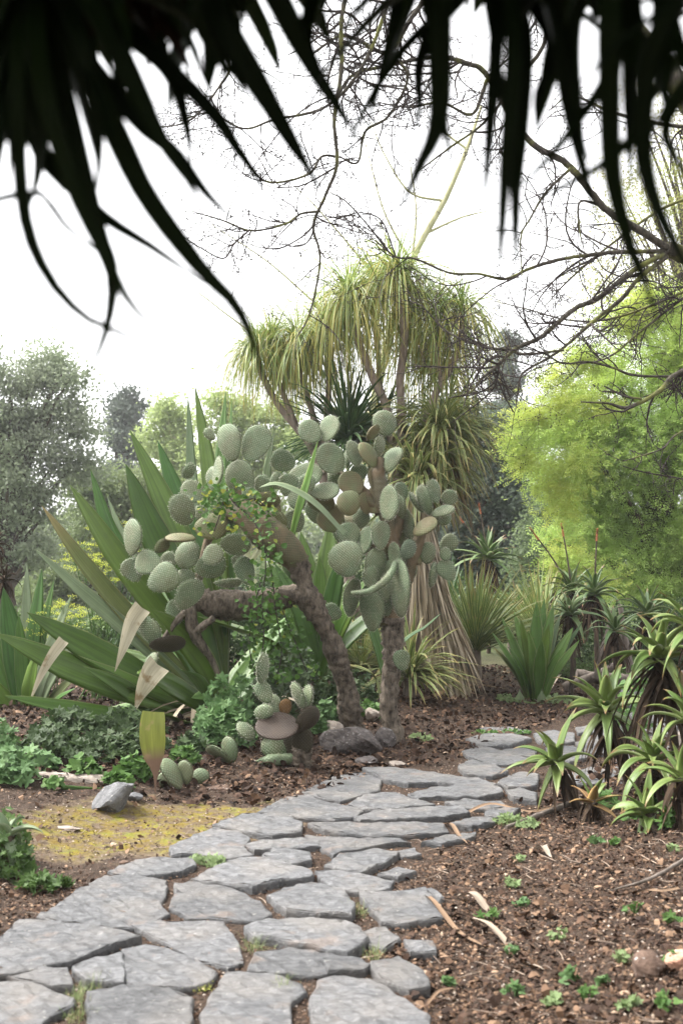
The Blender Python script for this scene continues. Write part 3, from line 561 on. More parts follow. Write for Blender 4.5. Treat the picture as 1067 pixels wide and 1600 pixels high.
def left_cactus():
    rs(21); Y = 9.35; b = G(548, 1112); b = P(548, 1112, 9.8); b[2] = float(gh(b[0], b[1]))
    root = thing('prickly_pear', b, 'big prickly pear with leaning scaly trunk and two ear-shaped pads on top of its crown', 'cactus')
    Pn = lambda l, y=None: [P(x, yy, (y or Y) + (k[0] if k else 0)) for x, yy, *k in l]
    woody(root, [V3(b[0], b[1], b[2] - .08)] + Pn([(546, 1100, .3), (538, 1065, .25), (525, 1020, .15), (512, 990, .1), (497, 962, .05), (482, 934), (476, 912), (470, 892), (462, 872)]), [M(p, Y) for p in (23, 19, 14, 17, 13, 16, 19, 13, 17, 18)], hairs=900, bump=.13)
    woody(root, Pn([(468, 882, .02), (447, 858, -.05), (415, 832, -.08), (382, 802, -.03), (358, 790, .05)]), [M(p, Y) for p in (17, 25, 27, 21, 13)], TRUNKN, 1100, 'stem_joint', 18, .05, SPINEB, .02)
    woody(root, Pn([(476, 934), (455, 930, -.05), (434, 925, -.08)]), [M(p, Y) for p in (12, 8, 5)], hairs=120, name='branch')
    woody(root, Pn([(470, 925, .15), (440, 935, .2), (391, 946, .15), (340, 944, .1), (303, 936, .05)]), [M(p, Y) for p in (14, 19, 23, 24, 15)], hairs=700, name='branch', bump=.08)
    woody(root, Pn([(300, 925, .05), (298, 958, 0), (305, 992, 0), (330, 1030, .05), (350, 1075, .1)]), [M(p, Y) for p in (9, 10, 9, 5, 4)], hairs=260, name='branch')
    woody(root, Pn([(303, 992, 0), (318, 978, -.06), (334, 966, -.1)]), [M(p, Y) for p in (7, 6, 5)], hairs=100, name='branch')
    L = [(635,325,140,215,-15,0),(785,330,165,215,25,0),(695,535,165,235,-10,.05),(525,280,50,80,-40,.1),(575,490,62,170,5,-.05),(540,530,78,140,-20,.05),(430,600,130,140,-30,.15),
         (410,485,60,95,35,.1),(375,700,140,180,-25,-.1),(92,850,120,205,-10,0),(180,995,145,140,45,-.05),(95,1035,115,140,-25,.1),
         (265,1080,165,190,60,-.15),(400,950,145,160,20,.1),(530,1010,150,180,60,-.1),(545,950,115,125,60,-.25),(670,890,120,170,105,-.15),(410,1165,125,195,35,-.25),
         (390,1090,120,130,20,.1),(335,1270,90,140,-10,0),(720,1040,100,165,-10,-.05),(690,985,90,80,0,.1),(630,1110,38,150,80,-.2),(180,1360,120,175,125,-.2),
         (960,560,110,130,10,.25),(900,540,90,100,40,.3),(1010,640,120,110,70,.2),(1060,560,100,120,20,.35),(1000,760,110,130,-20,.35),(820,560,90,110,-30,.3),(740,620,80,100,30,-.02),(480,720,80,100,-40,.15),(300,980,90,100,10,.15),(580,700,110,120,10,.12),(640,770,120,110,30,.1)]
    for x, y, w_, h_, an, dy in L: pad(*Z3(x, y), w_ / 3.557, h_ / 3.557, an, Y + dy, root, GREEN)
    for x, y, w_, h_, an, dy in [(535,790,150,190,80,.02),(260,900,62,95,60,0),(360,850,44,165,80,-.05),(845,650,85,150,95,.1),(880,760,110,150,100,.2),(860,700,110,120,80,.3)]: pad(*Z3(x, y), w_ / 3.557, h_ / 3.557, an, Y + dy, root, OLIVE, SPINEB)
    pad(262, 1008, 26, 56, 92, Y - .2, root, BROWNP, SPINED); pad(235, 1034, 17, 34, 40, Y - .1, root, GREEN)
    woody(root, Pn([(255, 1000, -.1), (278, 968, -.05), (298, 950, 0)]), [M(p, Y) for p in (4, 5, 6)], hairs=80, name='branch')
    woody(root, Pn([(372, 800, .05), (350, 808, .1), (328, 838, .15), (315, 890, .15), (303, 930, .1)]), [M(p, Y) for p in (9, 8, 7, 7, 6)], TRUNKN, 300, 'branch')
    woody(root, Pn([(372, 800, .1), (378, 780, .1), (380, 765, .08)]), [M(p, Y) for p in (16, 12, 9)], TRUNKN, 200, 'branch')
def right_cactus():
    rs(22); Y = 9.5; b = G(612, 1158); b = V3(b[0], b[1], b[2]); Y = b[1]
    root = thing('prickly_pear', b, 'tall bushy prickly pear on an upright grey trunk with a pale curled stalk in front', 'cactus')
    Pn = lambda l: [P(x, yy, Y + (k[0] if k else 0)) for x, yy, *k in l]
    woody(root, [V3(b[0], b[1], b[2] - .08)] + Pn([(613, 1140), (607, 1107), (611, 1050), (614, 1010), (613, 965)]), [M(p, Y) for p in (24, 16, 14, 14, 16, 19)], hairs=1200, bump=.12)
    for l, rr in [([(606, 975), (588, 915), (580, 850)], (20, 17, 14)), ([(614, 975), (620, 900), (612, 840), (600, 790)], (20, 15, 14, 16)), ([(600, 800), (594, 765), (592, 740), (596, 715)], (17, 16, 14, 9)),
                  ([(628, 940), (640, 890), (652, 860), (662, 830), (676, 808)], (12, 13, 10, 7, 5)), ([(595, 800, .05), (575, 780, .08), (560, 760, .1)], (13, 13, 10)), ([(612, 850), (622, 820), (627, 790)], (12, 11, 9)), ([(575, 770, .1), (545, 748, .12), (520, 735, .15), (492, 744, .15)], (6, 5, 4, 4))]:
        woody(root, Pn(l), [M(p * .72, Y) for p in rr], TRUNKN, 420, 'branch', bump=.09)
    woody(root, Pn([(549, 927, -.35), (576, 924, -.38), (600, 909, -.35), (613, 892, -.3), (617, 880, -.25)]), [M(p, Y) for p in (3.5, 5, 6, 5.5, 5)], GREEN, 300, 'curled_stalk', 10, .05, SPINE)
    L = [(605,200,130,140,-5,.1),(318,235,100,145,10,.1),(215,250,115,135,-30,.1),(320,390,150,170,-35,0),(75,400,115,130,-65,0),(190,480,130,180,75,.1),(60,510,90,80,0,.2),
         (440,365,80,140,-5,0),(405,390,30,100,0,.1),(575,330,50,120,10,.1),(640,390,85,145,15,-.05),(470,460,90,90,0,.15),(290,560,95,160,95,.1),(630,620,95,185,5,-.2),(680,640,60,130,-10,-.05),
         (580,785,95,150,10,-.2),(505,820,72,150,5,-.1),(415,785,120,130,-10,-.05),(400,910,185,190,-10,-.28),(560,950,115,190,-5,-.15),(540,1180,125,210,0,-.05),(430,1110,85,200,0,-.05),(330,1190,95,100,-80,0),
         (665,1060,95,310,3,-.22),(660,890,60,130,-5,-.15),(720,720,70,180,-10,0),(855,560,80,125,-15,0),(940,590,82,85,-80,.1),(805,605,60,160,-5,0),(765,620,30,130,-30,.1),(905,660,52,125,70,-.05),
         (905,700,75,92,80,.05),(825,880,90,115,10,0),(935,830,88,105,45,.1),(918,888,62,70,0,-.05),(925,970,98,120,-40,0),(857,995,42,135,5,0),(738,980,60,100,10,.1),(600,560,60,70,0,.1),
         (640,1150,90,160,5,-.05),(250,660,120,140,-20,.35),(200,600,120,120,30,.4),(380,780,90,110,-10,.3),(480,700,90,110,15,.15),(690,560,70,100,-20,.1),(530,1010,80,120,-10,-.2),(620,980,70,130,10,-.1),(350,480,90,100,30,.25),(590,1060,110,160,0,-.1),(700,930,55,110,25,0),(750,900,60,90,10,.05)]
    for x, y, w_, h_, an, dy in L: pad(*Z4(x, y), w_ / 3.334, h_ / 3.334, an, Y + dy, root, GREEN)
    for x, y, w_, h_, an, dy in [(540,250,40,95,40,-.05),(520,365,85,150,-20,-.05),(430,520,125,145,-50,.05),(415,620,128,135,0,-.1),(270,615,95,150,100,.15),(325,700,150,150,0,.2),(430,700,70,125,90,.2),
                                 (810,740,75,145,45,-.2),(780,915,40,60,0,0),(560,600,100,160,0,.05),(565,500,95,150,0,.05),(505,620,80,120,10,.05),(700,820,60,120,20,.1),(600,880,60,110,0,.0),(740,880,60,140,20,.05)]: pad(*Z4(x, y), w_ / 3.334, h_ / 3.334, an, Y + dy, root, OLIVE, SPINEB)
    pad(*Z4(725, 865), 24, 34, 35, Y - .2, root, padmat('pad_dark', (.10, .14, .09), (.13, .17, .11), (.4, .42, .33), (.05, .07, .04)), SPINE)
    pad(627, 1031, 26, 33, -5, Y - .1, root, GREEN)
def small_cacti():
    rs(23); b = G(452, 1196); Y = b[1]; zz = lambda x, y: (300 + x / 2.54, 950 + y / 2.54)
    root = thing('prickly_pear', b, 'low stubby prickly pear with purplish lower pads and a thin finger on top', 'cactus')
    for x, y, w_, h_, an, dy in [(285,240,34,120,-5,0),(285,335,62,92,-20,0),(325,385,64,90,-30,.05),(285,412,58,78,80,-.08),(215,488,42,90,-50,0),(420,350,42,115,-20,.05),(455,355,38,100,5,.05),(300,470,80,100,30,.06),(335,540,90,130,80,.02)]:
        pad(*zz(x, y), w_ / 2.54, h_ / 2.54, an, Y + dy, root, GREEN, dens=3)
    BP = padmat('pad_purple', (.045, .04, .02), (.055, .036, .025), (.13, .10, .075), (.02, .014, .01))
    for x, y, w_, h_, an, dy in [(335,475,95,172,97,-.12),(460,445,78,122,40,-.1),(440,525,90,110,0,-.06),(395,545,80,95,30,0)]: pad(*zz(x, y), w_ / 2.54, h_ / 2.54, an, Y + dy, root, BP, SPINED, dens=2)
    pad(*zz(370, 392), 20, 26, 0, Y + .05, root, padmat('pad_orange', (.20, .11, .04), (.24, .14, .06), (.3, .22, .15), (.1, .05, .02)), SPINEB)
    woody(root, [P(*zz(430, 650), Y), P(*zz(432, 600), Y), P(*zz(440, 550), Y - .02)], [M(p, Y) for p in (18, 17, 15)], hairs=400, bump=.1)
    woody(root, [P(*zz(250, 620), Y), P(*zz(310, 605), Y - .05), P(*zz(370, 600), Y - .02), P(*zz(430, 590), Y)], [M(p, Y) for p in (5, 9, 9, 8)], GREEN, 200, 'fallen_joint')
    for nm, lab, items, bp in [('cactus_seedling', 'pair of grey-green cactus pads sprouting from the soil left of the stubby prickly pear', [(358, 1172, 26, 42, 0, 0), (343, 1178, 20, 46, -62, .05)], (355, 1196)),
                           ('cactus_seedling', 'three ragged upright grey cactus pads beside the hanging yellow-green leaf', [(270, 1208, 17, 52, -20, 0), (291, 1206, 25, 38, 0, .05), (259, 1220, 27, 28, 10, .05)], (272, 1236)),
                           ('cactus_pad', 'single flat grey cactus pad lying among litter at the left of the pair of pads', [(314, 1213, 26, 24, 10, 0)], (314, 1226))]:
        g = G(*bp); r = thing(nm, g, lab, 'cactus')
        for x, y, w_, h_, an, dy in items: pad(x, y, w_, h_, an, g[1] + dy, r, GREEN, SPINEB, dens=2)
left_cactus(); right_cactus(); small_cacti()

# ================================================================ AGAVES / FURCRAEAS
def agl(root, pts, Y0, Y1, wpx_, mat=AG, base=None, up=(0, -.55, .8), fold=.28, name='leaf', shape='agave', label=None, n=18, ymid=None):
    """one big leaf: pixel midline base -> tip, depth runs Y0 -> Y1"""
    wpx = wpx_ * random.uniform(.78, .98); k = len(pts); ys = np.linspace(Y0, Y1, k); P3 = [P(p[0], p[1], y) for p, y in zip(pts, ys)]
    mb = MB(); strap(mb, P3, M(wpx, (Y0 + Y1) / 2), up, n, THICK(fold, .10), True, shape, wav=.03)
    C = catmull(P3, 40); 
    o = part(mb, name, mat, root)
    if label: o['label'] = label
    return o
def dried_tip(root, pts, Y, wpx, mat=DRY):
    mb = MB(); strap(mb, [P(x, y, Y + dy) for x, y, dy in pts], M(wpx, Y), (.3, -.9, .2), 16, TH(.6), False, 'tri', wav=.1); return part(mb, 'dried_leaf_tip', mat, root, label='withered pale leaf tip folded down')
def big_agave():
    rs(31); b = G(345, 1150); Y = 10.0; b = V3(P(345, 1120, Y)[0], Y, float(gh(P(345, 1120, Y)[0], Y)))
    root = thing('agave', b, 'huge agave with long fanned sword leaves, some tips bent and dried white', 'agave')
    R = lambda *a, **k: agl(root, *a, **k)
    B = (345, 1120)
    R([B, (345, 930), (330, 760), (305, 603)], Y, Y + .5, 40, AG); R([(340, 1110), (318, 930), (302, 780), (294, 618)], Y, Y + .6, 26, AGP)
    R([B, (352, 900), (345, 740), (353, 612)], Y, Y + .9, 32, AGD); R([B, (365, 850), (360, 720), (362, 622)], Y, Y + 1.0, 16, AGD)
    R([B, (322, 960), (262, 800), (203, 672)], Y, Y + .2, 58, AG); R([B, (300, 960), (240, 840), (197, 725)], Y, Y - .1, 66, AG)
    R([B, (330, 930), (288, 810), (247, 688)], Y, Y + .5, 52, AGD); R([B, (335, 920), (295, 830), (249, 738)], Y, Y + .8, 52, AGP)
    R([B, (268, 985), (180, 870), (109, 757)], Y, Y - .3, 62, AG); R([B, (255, 960), (180, 850), (142, 733)], Y, Y + .3, 36, AGD); R([B, (250, 950), (205, 870), (168, 775)], Y, Y + .6, 26, AGP)
    R([B, (220, 985), (130, 880), (65, 790)], Y, Y - .3, 42, AGY); R([B, (225, 1010), (125, 925), (55, 857)], Y, Y - .5, 46, AGP)
    R([B, (245, 1075), (130, 1010), (43, 957)], Y, Y - 1.0, 58, AG, up=(0, -.85, .5)); R([B, (235, 1090), (110, 1045), (-8, 990)], Y, Y - 1.2, 54, AG, up=(0, -.85, .5))
    R([B, (240, 1128), (120, 1112), (8, 1087)], Y, Y - 1.4, 42, AG, up=(0, -.8, .6)); R([B, (250, 1110), (190, 1075), (130, 1042)], Y, Y - .9, 36, AG, up=(0, -.8, .5))
    R([B, (260, 1140), (180, 1120), (90, 1108)], Y, Y - 1.0, 34, AG, up=(0, -.8, .5)); R([B, (280, 1150), (215, 1150), (160, 1140)], Y, Y - .5, 34, AGD, up=(0, -.2, .95))
    R([B, (325, 1050), (280, 990), (238, 953)], Y - .2, Y - .9, 52, AG, up=(0, -.8, .5)); R([B, (320, 1085), (300, 1060), (284, 1046)], Y - .3, Y - 1.0, 54, AGD, up=(0, -.6, .8))
    R([B, (280, 1080), (235, 1060), (215, 1052)], Y - .2, Y - 1.0, 46, AG, up=(0, -.8, .5)); R([B, (300, 1040), (270, 1010), (225, 985)], Y - .1, Y - .4, 40, AGD)
    R([B, (290, 1130), (255, 1120), (238, 1118)], Y - .2, Y - 1.2, 30, AG, up=(0, -.2, .95)); R([B, (290, 1165), (230, 1160), (170, 1185)], Y - .2, Y - .6, 34, AG, up=(0, -.2, .95))
    for a in [(420, 1000, .5), (455, 960, .9), (430, 1040, .2)]: R([B, ((B[0] + a[0]) / 2 - 8, (B[1] + a[1]) / 2), a[:2]], Y, Y + a[2], 38, AGD)
    for a in [(150, 1165, -.4), (205, 1200, -.5), (135, 1120, -.1), (275, 1010, .7), (200, 940, .8), (240, 900, 1.0), (160, 1010, .4), (210, 1030, .2), (300, 1090, -.5)]: R([B, ((B[0] + a[0]) / 2 + 10, (B[1] + a[1]) / 2 - 12), a[:2]], Y - .1, Y + a[2], 38, random.choice([AG, AG, AGD]), up=(0, -.75, .6))
    dried_tip(root, [(222, 950, -.84), (208, 970, -.88), (194, 1008, -.93), (180, 1050, -.95)], Y, 26); dried_tip(root, [(248, 1038, -1), (234, 1056, -1.05), (220, 1085, -1.07), (211, 1112, -1.1)], Y, 34)
    dried_tip(root, [(100, 1000, -1), (82, 1024, -1.05), (62, 1060, -1.1), (45, 1102, -1.12)], Y, 16)
    mb = MB(); yy = G(243, 1240)[1] - .03; strap(mb, [P(240, 1112, yy), P(238, 1140, yy - .03), P(240, 1175, yy - .02), P(243, 1205, yy), P(243, 1238, yy)], M(40, yy), (.25, -.95, .1), 16, WIDE(.15), False, 'hang'); part(mb, 'dried_leaf_tip', DRYY, root, label='yellow-green leaf end hanging straight down with a brown withered point')
    rs(32); mb = MB(); g = b; N = 46; a = RNG.uniform(math.pi * .75, math.pi * 1.9, N)
    leaves(mb, g + RNG.normal(0, .12, (N, 3)) * V3(1, 1, .3) + V3(0, 0, .1), np.stack([np.cos(a), np.sin(a), RNG.uniform(-.1, .25, N)], 1), RNG.uniform(.5, 1.0, N), .05, 1.2, 7, TH(.4), shape='strap', twist=.5); part(mb, 'dead_leaf_skirt', STRAW, root)
def back_agave():
    rs(33); Y = 11.6; c = P(505, 1040, Y); b = V3(c[0], Y, float(gh(c[0], Y)))
    root = thing('agave', b, 'agave growing behind the prickly pears, its leaves poking out between their trunks and pads', 'agave')
    R = lambda *a, **k: agl(root, *a, **k); B = (500, 1060)
    R([(448, 880), (462, 820), (482, 750), (497, 688)], 9.45, 9.0, 22, AGF); R([B, (455, 900), (418, 770), (428, 672)], Y, Y - .4, 26, AGP); R([B, (545, 960), (575, 930), (560, 945)], Y, Y - .3, 30)
    o = R([(600, 1062), (588, 1010), (570, 960), (556, 925)], Y - 1.2, Y - 1.7, 36, AGD)
    R([(598, 1100), (585, 1060), (568, 1046), (541, 1038)], Y - 1.5, Y - 1.9, 15, AGY); R([(600, 1030), (640, 995), (665, 980), (690, 958)], Y - .8, Y - 1.2, 14, YUCD)
    R([B, (430, 1010), (370, 985), (310, 962)], Y - .4, Y - 2.0, 52, AG, up=(0, -.5, .85))
    o = R([(538, 834), (500, 795), (462, 768), (430, 756), (405, 762)], 9.15, 9.0, 19, AGP, up=(0, -.55, .83))
    for a in [(440, 800), (470, 830), (540, 850), (420, 880), (575, 900), (400, 950), (610, 940), (520, 800), (460, 900), (555, 990), (430, 700 + 180), (500, 870), (545, 905)]:
        R([B, ((B[0] * 1.2 + a[0] * .8) / 2, (B[1] + a[1]) / 2), a], Y, Y + random.uniform(-.5, .5), 40, random.choice([AGD, AG]))
def left_agave():
    rs(34); Y = 11.0; b = G(40, 1185); Y = 10.2; b = V3(P(45, 1150, Y)[0], Y, float(gh(P(45, 1150, Y)[0], Y)))
    root = thing('agave', b, 'upright pale green agave at the far left edge behind the big fanned agave', 'agave')
    R = lambda *a, **k: agl(root, *a, **k); B = (42, 1150)
    for tip, w_, m, dy in [((6, 918), 46, AGD, 0), ((43, 880), 22, AGP, .4), ((66, 888), 28, AGD, .3), ((85, 905), 18, AGD, .5), ((30, 960), 30, AGD, -.1), ((112, 930), 26, AGP, .2), ((130, 985), 26, AGP, .1), ((-30, 960), 40, AGD, 0), ((150, 1030), 26, AGY, 0), ((98, 1000), 34, AGP, -.2), ((-50, 1040), 36, AG, -.3), ((60, 1010), 34, AG, -.3), ((-15, 985), 30, AGP, .2), ((118, 1075), 28, AGD, -.5)]:
        R([B, (B[0] * .55 + tip[0] * .45, B[1] * .5 + tip[1] * .5 - 6), tip], Y, Y + dy, w_, m)
    for tip, w_, m, dy in [((45, 1200), 26, AG, -1.0), ((0, 1250), 20, AG, -1.2), ((75, 1215), 30, AG, -.8), ((140, 1140), 24, AG, -.7), ((112, 1170), 22, AG, -.6)]:
        R([B, (B[0] * .5 + tip[0] * .5 + 4, B[1] * .55 + tip[1] * .45 - 25), tip], Y, Y + dy, w_, m, up=(0, -.6, .8))
def mid_furcraea():
    rs(35); b = G(832, 1096); Y = b[1]
    root = thing('agave', b, 'medium agave with broad upright bright green leaves and no trunk, in mulch beyond the path', 'agave')
    R = lambda *a, **k: agl(root, *a, **k); B = (835, 1096)
    for tip, w_, m, dy, x0 in [((768, 988), 20, AGF, -.2, -12), ((783, 965), 24, AGF, 0, -10), ((802, 955), 25, AGF, .1, -5), ((812, 965), 24, AG, -.2, -3), ((838, 940), 30, AGF, .1, 0), ((850, 935), 28, AGF, .3, 3), ((864, 945), 27, AGF, .2, 6), ((857, 975), 24, AG, -.2, 5), ((895, 980), 24, AGF, .2, 12), ((909, 972), 14, YUCD, .3, 14), ((905, 1000), 22, AGF, 0, 14), ((770, 1010), 18, AGY, -.2, -12), ((825, 985), 26, AGF, -.3, 0), ((880, 1010), 22, AGF, -.2, 8), ((792, 1010), 22, AG, -.3, -5), ((875, 960), 20, AGP, .3, 8), ((846, 1000), 26, AGF, -.35, 4)]:
        R([(B[0] + x0, B[1]), (B[0] + x0 + (tip[0] - B[0] - x0) * .32, B[1] - (B[1] - tip[1]) * .45), tip], Y, Y + dy, w_ * .85, m, fold=.4)
    for x in (811, 845): 
        g = P(x, 1100, Y - .1); mb = MB(); strap(mb, [g, g + V3(.0, -.02, .08), g + V3(0, -.03, .17)], .10, (0, -1, .1), 6, WIDE(.3), False, 'hang'); part(mb, 'leaf_base', AGP, root, label='pale fleshy leaf base at the ground')
big_agave(); back_agave(); left_agave(); mid_furcraea()

# ================================================================ PONYTAIL TREE, YUCCAS
def head(mb, c, n, L, W, droop, lo=.05, hi=1.5, mats=(0,), nseg=8, sec=None, down=0, twist=.3, ax=(0, 0, 1), early=False):
    az = RNG.uniform(0, 6.283, n); el = np.arcsin(RNG.uniform(math.sin(lo), math.sin(min(hi, 1.57)), n)); d = np.stack([np.cos(az) * np.cos(el), np.sin(az) * np.cos(el), np.sin(el)], 1) + V3(*ax) - V3(0, 0, 1)
    Ls = L * RNG.uniform(.65, 1.15, n); pos = np.asarray(c) + norm(d) * .04 + RNG.normal(0, .025, (n, 3)) + V3(0, 0, 1) * RNG.uniform(-down, 0, n)[:, None]
    k = RNG.integers(0, len(mats), n)
    for m in set(mats):
        s = np.isin(k, [i for i, x in enumerate(mats) if x == m])
        if s.sum(): leaves(mb, pos[s], d[s], Ls[s], W, (droop * RNG.uniform(.25, 1.3, n))[s], nseg, sec or TH(.25), shape='needle' if W < .02 else 'strap', mat=m, twist=twist, early=early)
def ponytail():
    rs(41); Y = 12.6; b = V3(P(640, 1000, Y)[0], Y, 0); b[2] = float(gh(b[0], b[1]))
    root = thing('ponytail_palm', b, 'tall branching ponytail tree with shaggy drooping leaf heads behind the taller prickly pear', 'tree')
    Pn = lambda l: [P(x, y, Y + (k[0] if k else 0)) for x, y, *k in l]
    tr = [([(640, 1090), (638, 1000), (632, 900), (628, 800), (626, 740)], (30, 24, 20, 18, 16)), ([(628, 770), (612, 690), (604, 637), (583, 591), (566, 549), (545, 495)], (10, 9, 8, 8, 7, 7)),
          ([(627, 745), (627, 641), (625, 591), (632, 528), (627, 490), (621, 450)], (9, 8, 8, 8, 7, 7)), ([(628, 760), (655, 690), (672, 637), (688, 600), (710, 561), (724, 500)], (10, 9, 8, 7, 7, 6)), ([(690, 598), (684, 570), (680, 540), (686, 505)], (6, 5, 5, 5)),
          ([(604, 640, .3), (592, 590, .5), (590, 540, .6), (584, 470, .6)], (5, 5, 5, 5))]
    for i, (l, r) in enumerate(tr): 
        mb = MB(); tube(mb, Pn(l), [M(x * .8, Y) for x in r], 10, 22, bump=.05); part(mb, 'trunk' if i == 0 else 'branch', PBARK, root)
    # heads
    H = [(545, 458, 0, 230, 1.0), (528, 505, .3, 100, .85), (588, 440, .6, 190, 1.0), (621, 425, 0, 240, 1.1), (655, 468, .4, 150, 1.0), (686, 490, .2, 150, .95), (722, 482, 0, 200, .8), (668, 548, .7, 130, 1.0), (700, 560, .2, 110, .8), (636, 530, .9, 130, 1.1)]
    for x, y, dy, n, L in H:
        mb = MB(); c = P(x, y, Y + dy); head(mb, c, int(n * .75), L, .0145, 3.9, -.25, 1.2, (0, 0, 1), 10, down=.2, twist=1.0, early=True); head(mb, c, int(n * .55), L * .62, .0145, 2.2, .2, 1.5, (0,), 8, twist=.7); head(mb, c, int(n * .3), L * 1.25, .012, 5.5, -.3, 1.0, (1, 0), 10, down=.25, twist=1.2, early=True); part(mb, 'leaf_head', [PONY, PONYY], root)
    for x, y, dy, n, L, m in [(688, 655, -.2, 260, .85, YUCV), (700, 640, .1, 130, .75, YUC), (672, 700, -.1, 150, .75, YUCV)]:
        mb = MB(); head(mb, P(x, y, Y + dy), int(n * 1.5), L, .024, 2.2, -1.1, 1.0, (0,), 7, down=.3); part(mb, 'leaf_head', m, root)
    mb = MB(); n = 260; az = RNG.uniform(0, 6.28, n); c = P(680, 700, Y); pos = c + np.stack([np.cos(az) * .12, np.sin(az) * .12, RNG.uniform(-.3, .3, n)], 1); leaves(mb, pos, np.stack([np.cos(az) * .5, np.sin(az) * .5, np.full(n, -.8)], 1), RNG.uniform(.4, .8, n), .022, 1.5, 6, twist=.6); part(mb, 'dead_leaf_skirt', leafmat('dead_brown_leaf', (.12, .09, .06), (.30, .23, .14), streak=.5, trans=.15, rough=.9), root)
def ponytail_left():
    rs(42); Y = 12.9; b = V3(P(572, 1080, Y)[0], Y, 0); b[2] = float(gh(b[0], b[1]))
    root = thing('ponytail_palm', b, 'shorter leaning ponytail tree, its drooping leaf heads left of and below the taller one', 'tree')
    Pn = lambda l: [P(x, y, Y + (k[0] if k else 0)) for x, y, *k in l]
    for i, (l, r) in enumerate([([(572, 1100), (566, 1000), (545, 900), (515, 790), (500, 720)], (16, 14, 11, 10, 9)), ([(505, 740), (482, 690), (465, 670), (435, 633), (414, 595), (400, 560)], (8, 7, 7, 6, 6, 6)), ([(462, 664), (440, 608), (421, 555)], (6, 5, 5)), ([(500, 720), (490, 654), (478, 612), (462, 560)], (7, 6, 5, 5)), ([(502, 720), (511, 646), (513, 591), (509, 535)], (7, 6, 5, 5))]):
        mb = MB(); tube(mb, Pn(l), [M(x * .85, Y) for x in r], 9, 20, bump=.05); part(mb, 'trunk' if i == 0 else 'branch', PBARK, root)
    for x, y, dy, n, L in [(400, 548, 0, 190, .85), (424, 532, .2, 200, .85), (465, 540, 0, 190, .95), (509, 518, .1, 200, 1.1), (440, 565, .5, 120, .9), (488, 545, .5, 130, 1.0)]:
        mb = MB(); head(mb, P(x, y, Y + dy), int(n * .5), L * .65, .013, 1.9, .35, 1.5, (0,), 7, twist=.5); head(mb, P(x, y, Y + dy), int(n * 1.1), L, .013, 4.4, -.1, 1.4, (0, 0, 1), 9, down=.1, twist=.6, early=True); part(mb, 'leaf_head', [PONY, PONYY], root)
    mb = MB(); head(mb, P(545, 680, Y), 260, .95, .035, 1.1, -.2, 1.5, (0,), 7, down=.1); part(mb, 'leaf_head', YUCD, root, label='dark stiff green leaf head low on the tree')
    mb = MB(); head(mb, P(590, 690, Y + .5), 160, .95, .04, 1.3, -.3, 1.5, (0,), 7, down=.1); part(mb, 'leaf_head', YUCD, root)
def skirt_yucca():
    rs(43); Y = 12.2; b = V3(P(705, 1055, Y)[0], Y, 0); b[2] = float(gh(b[0], b[1]))
    root = thing('yucca', b, 'leaning yucca trunk wrapped in a long straw-coloured skirt of dead leaves behind the prickly pear', 'yucca')
    mb = MB(); ax = catmull([V3(*b), P(700, 1010, Y), P(680, 940, Y), P(660, 870, Y), P(650, 790, Y), P(652, 730, Y)], 30); tube(mb, ax[::3], np.linspace(.13, .08, len(ax[::3])), 10, 26, bump=.08); part(mb, 'trunk', PBARK, root)
    mb = MB()
    for lo, hi, n, L in [(8, 26, 900, .75), (2, 14, 560, .55)]:
        i = RNG.integers(lo, hi, n); az = RNG.uniform(0, 6.283, n); o = np.stack([np.cos(az), np.sin(az) * .8, np.zeros(n)], 1); t = norm(ax[i - 1] - ax[np.minimum(i + 1, 29)])
        leaves(mb, ax[i] + o * .09, norm(t + o * RNG.uniform(.08, .36, n)[:, None]), L * RNG.uniform(.6, 1.15, n), .027, .5, 7, TH(.5), shape='strap', twist=.5)
    part(mb, 'dead_leaf_skirt', STRAW, root)
    mb = MB(); head(mb, ax[-1], 170, .75, .035, 1.6, -.9, 1.4, (0,), 7, down=.3); part(mb, 'leaf_head', YUCV, root)
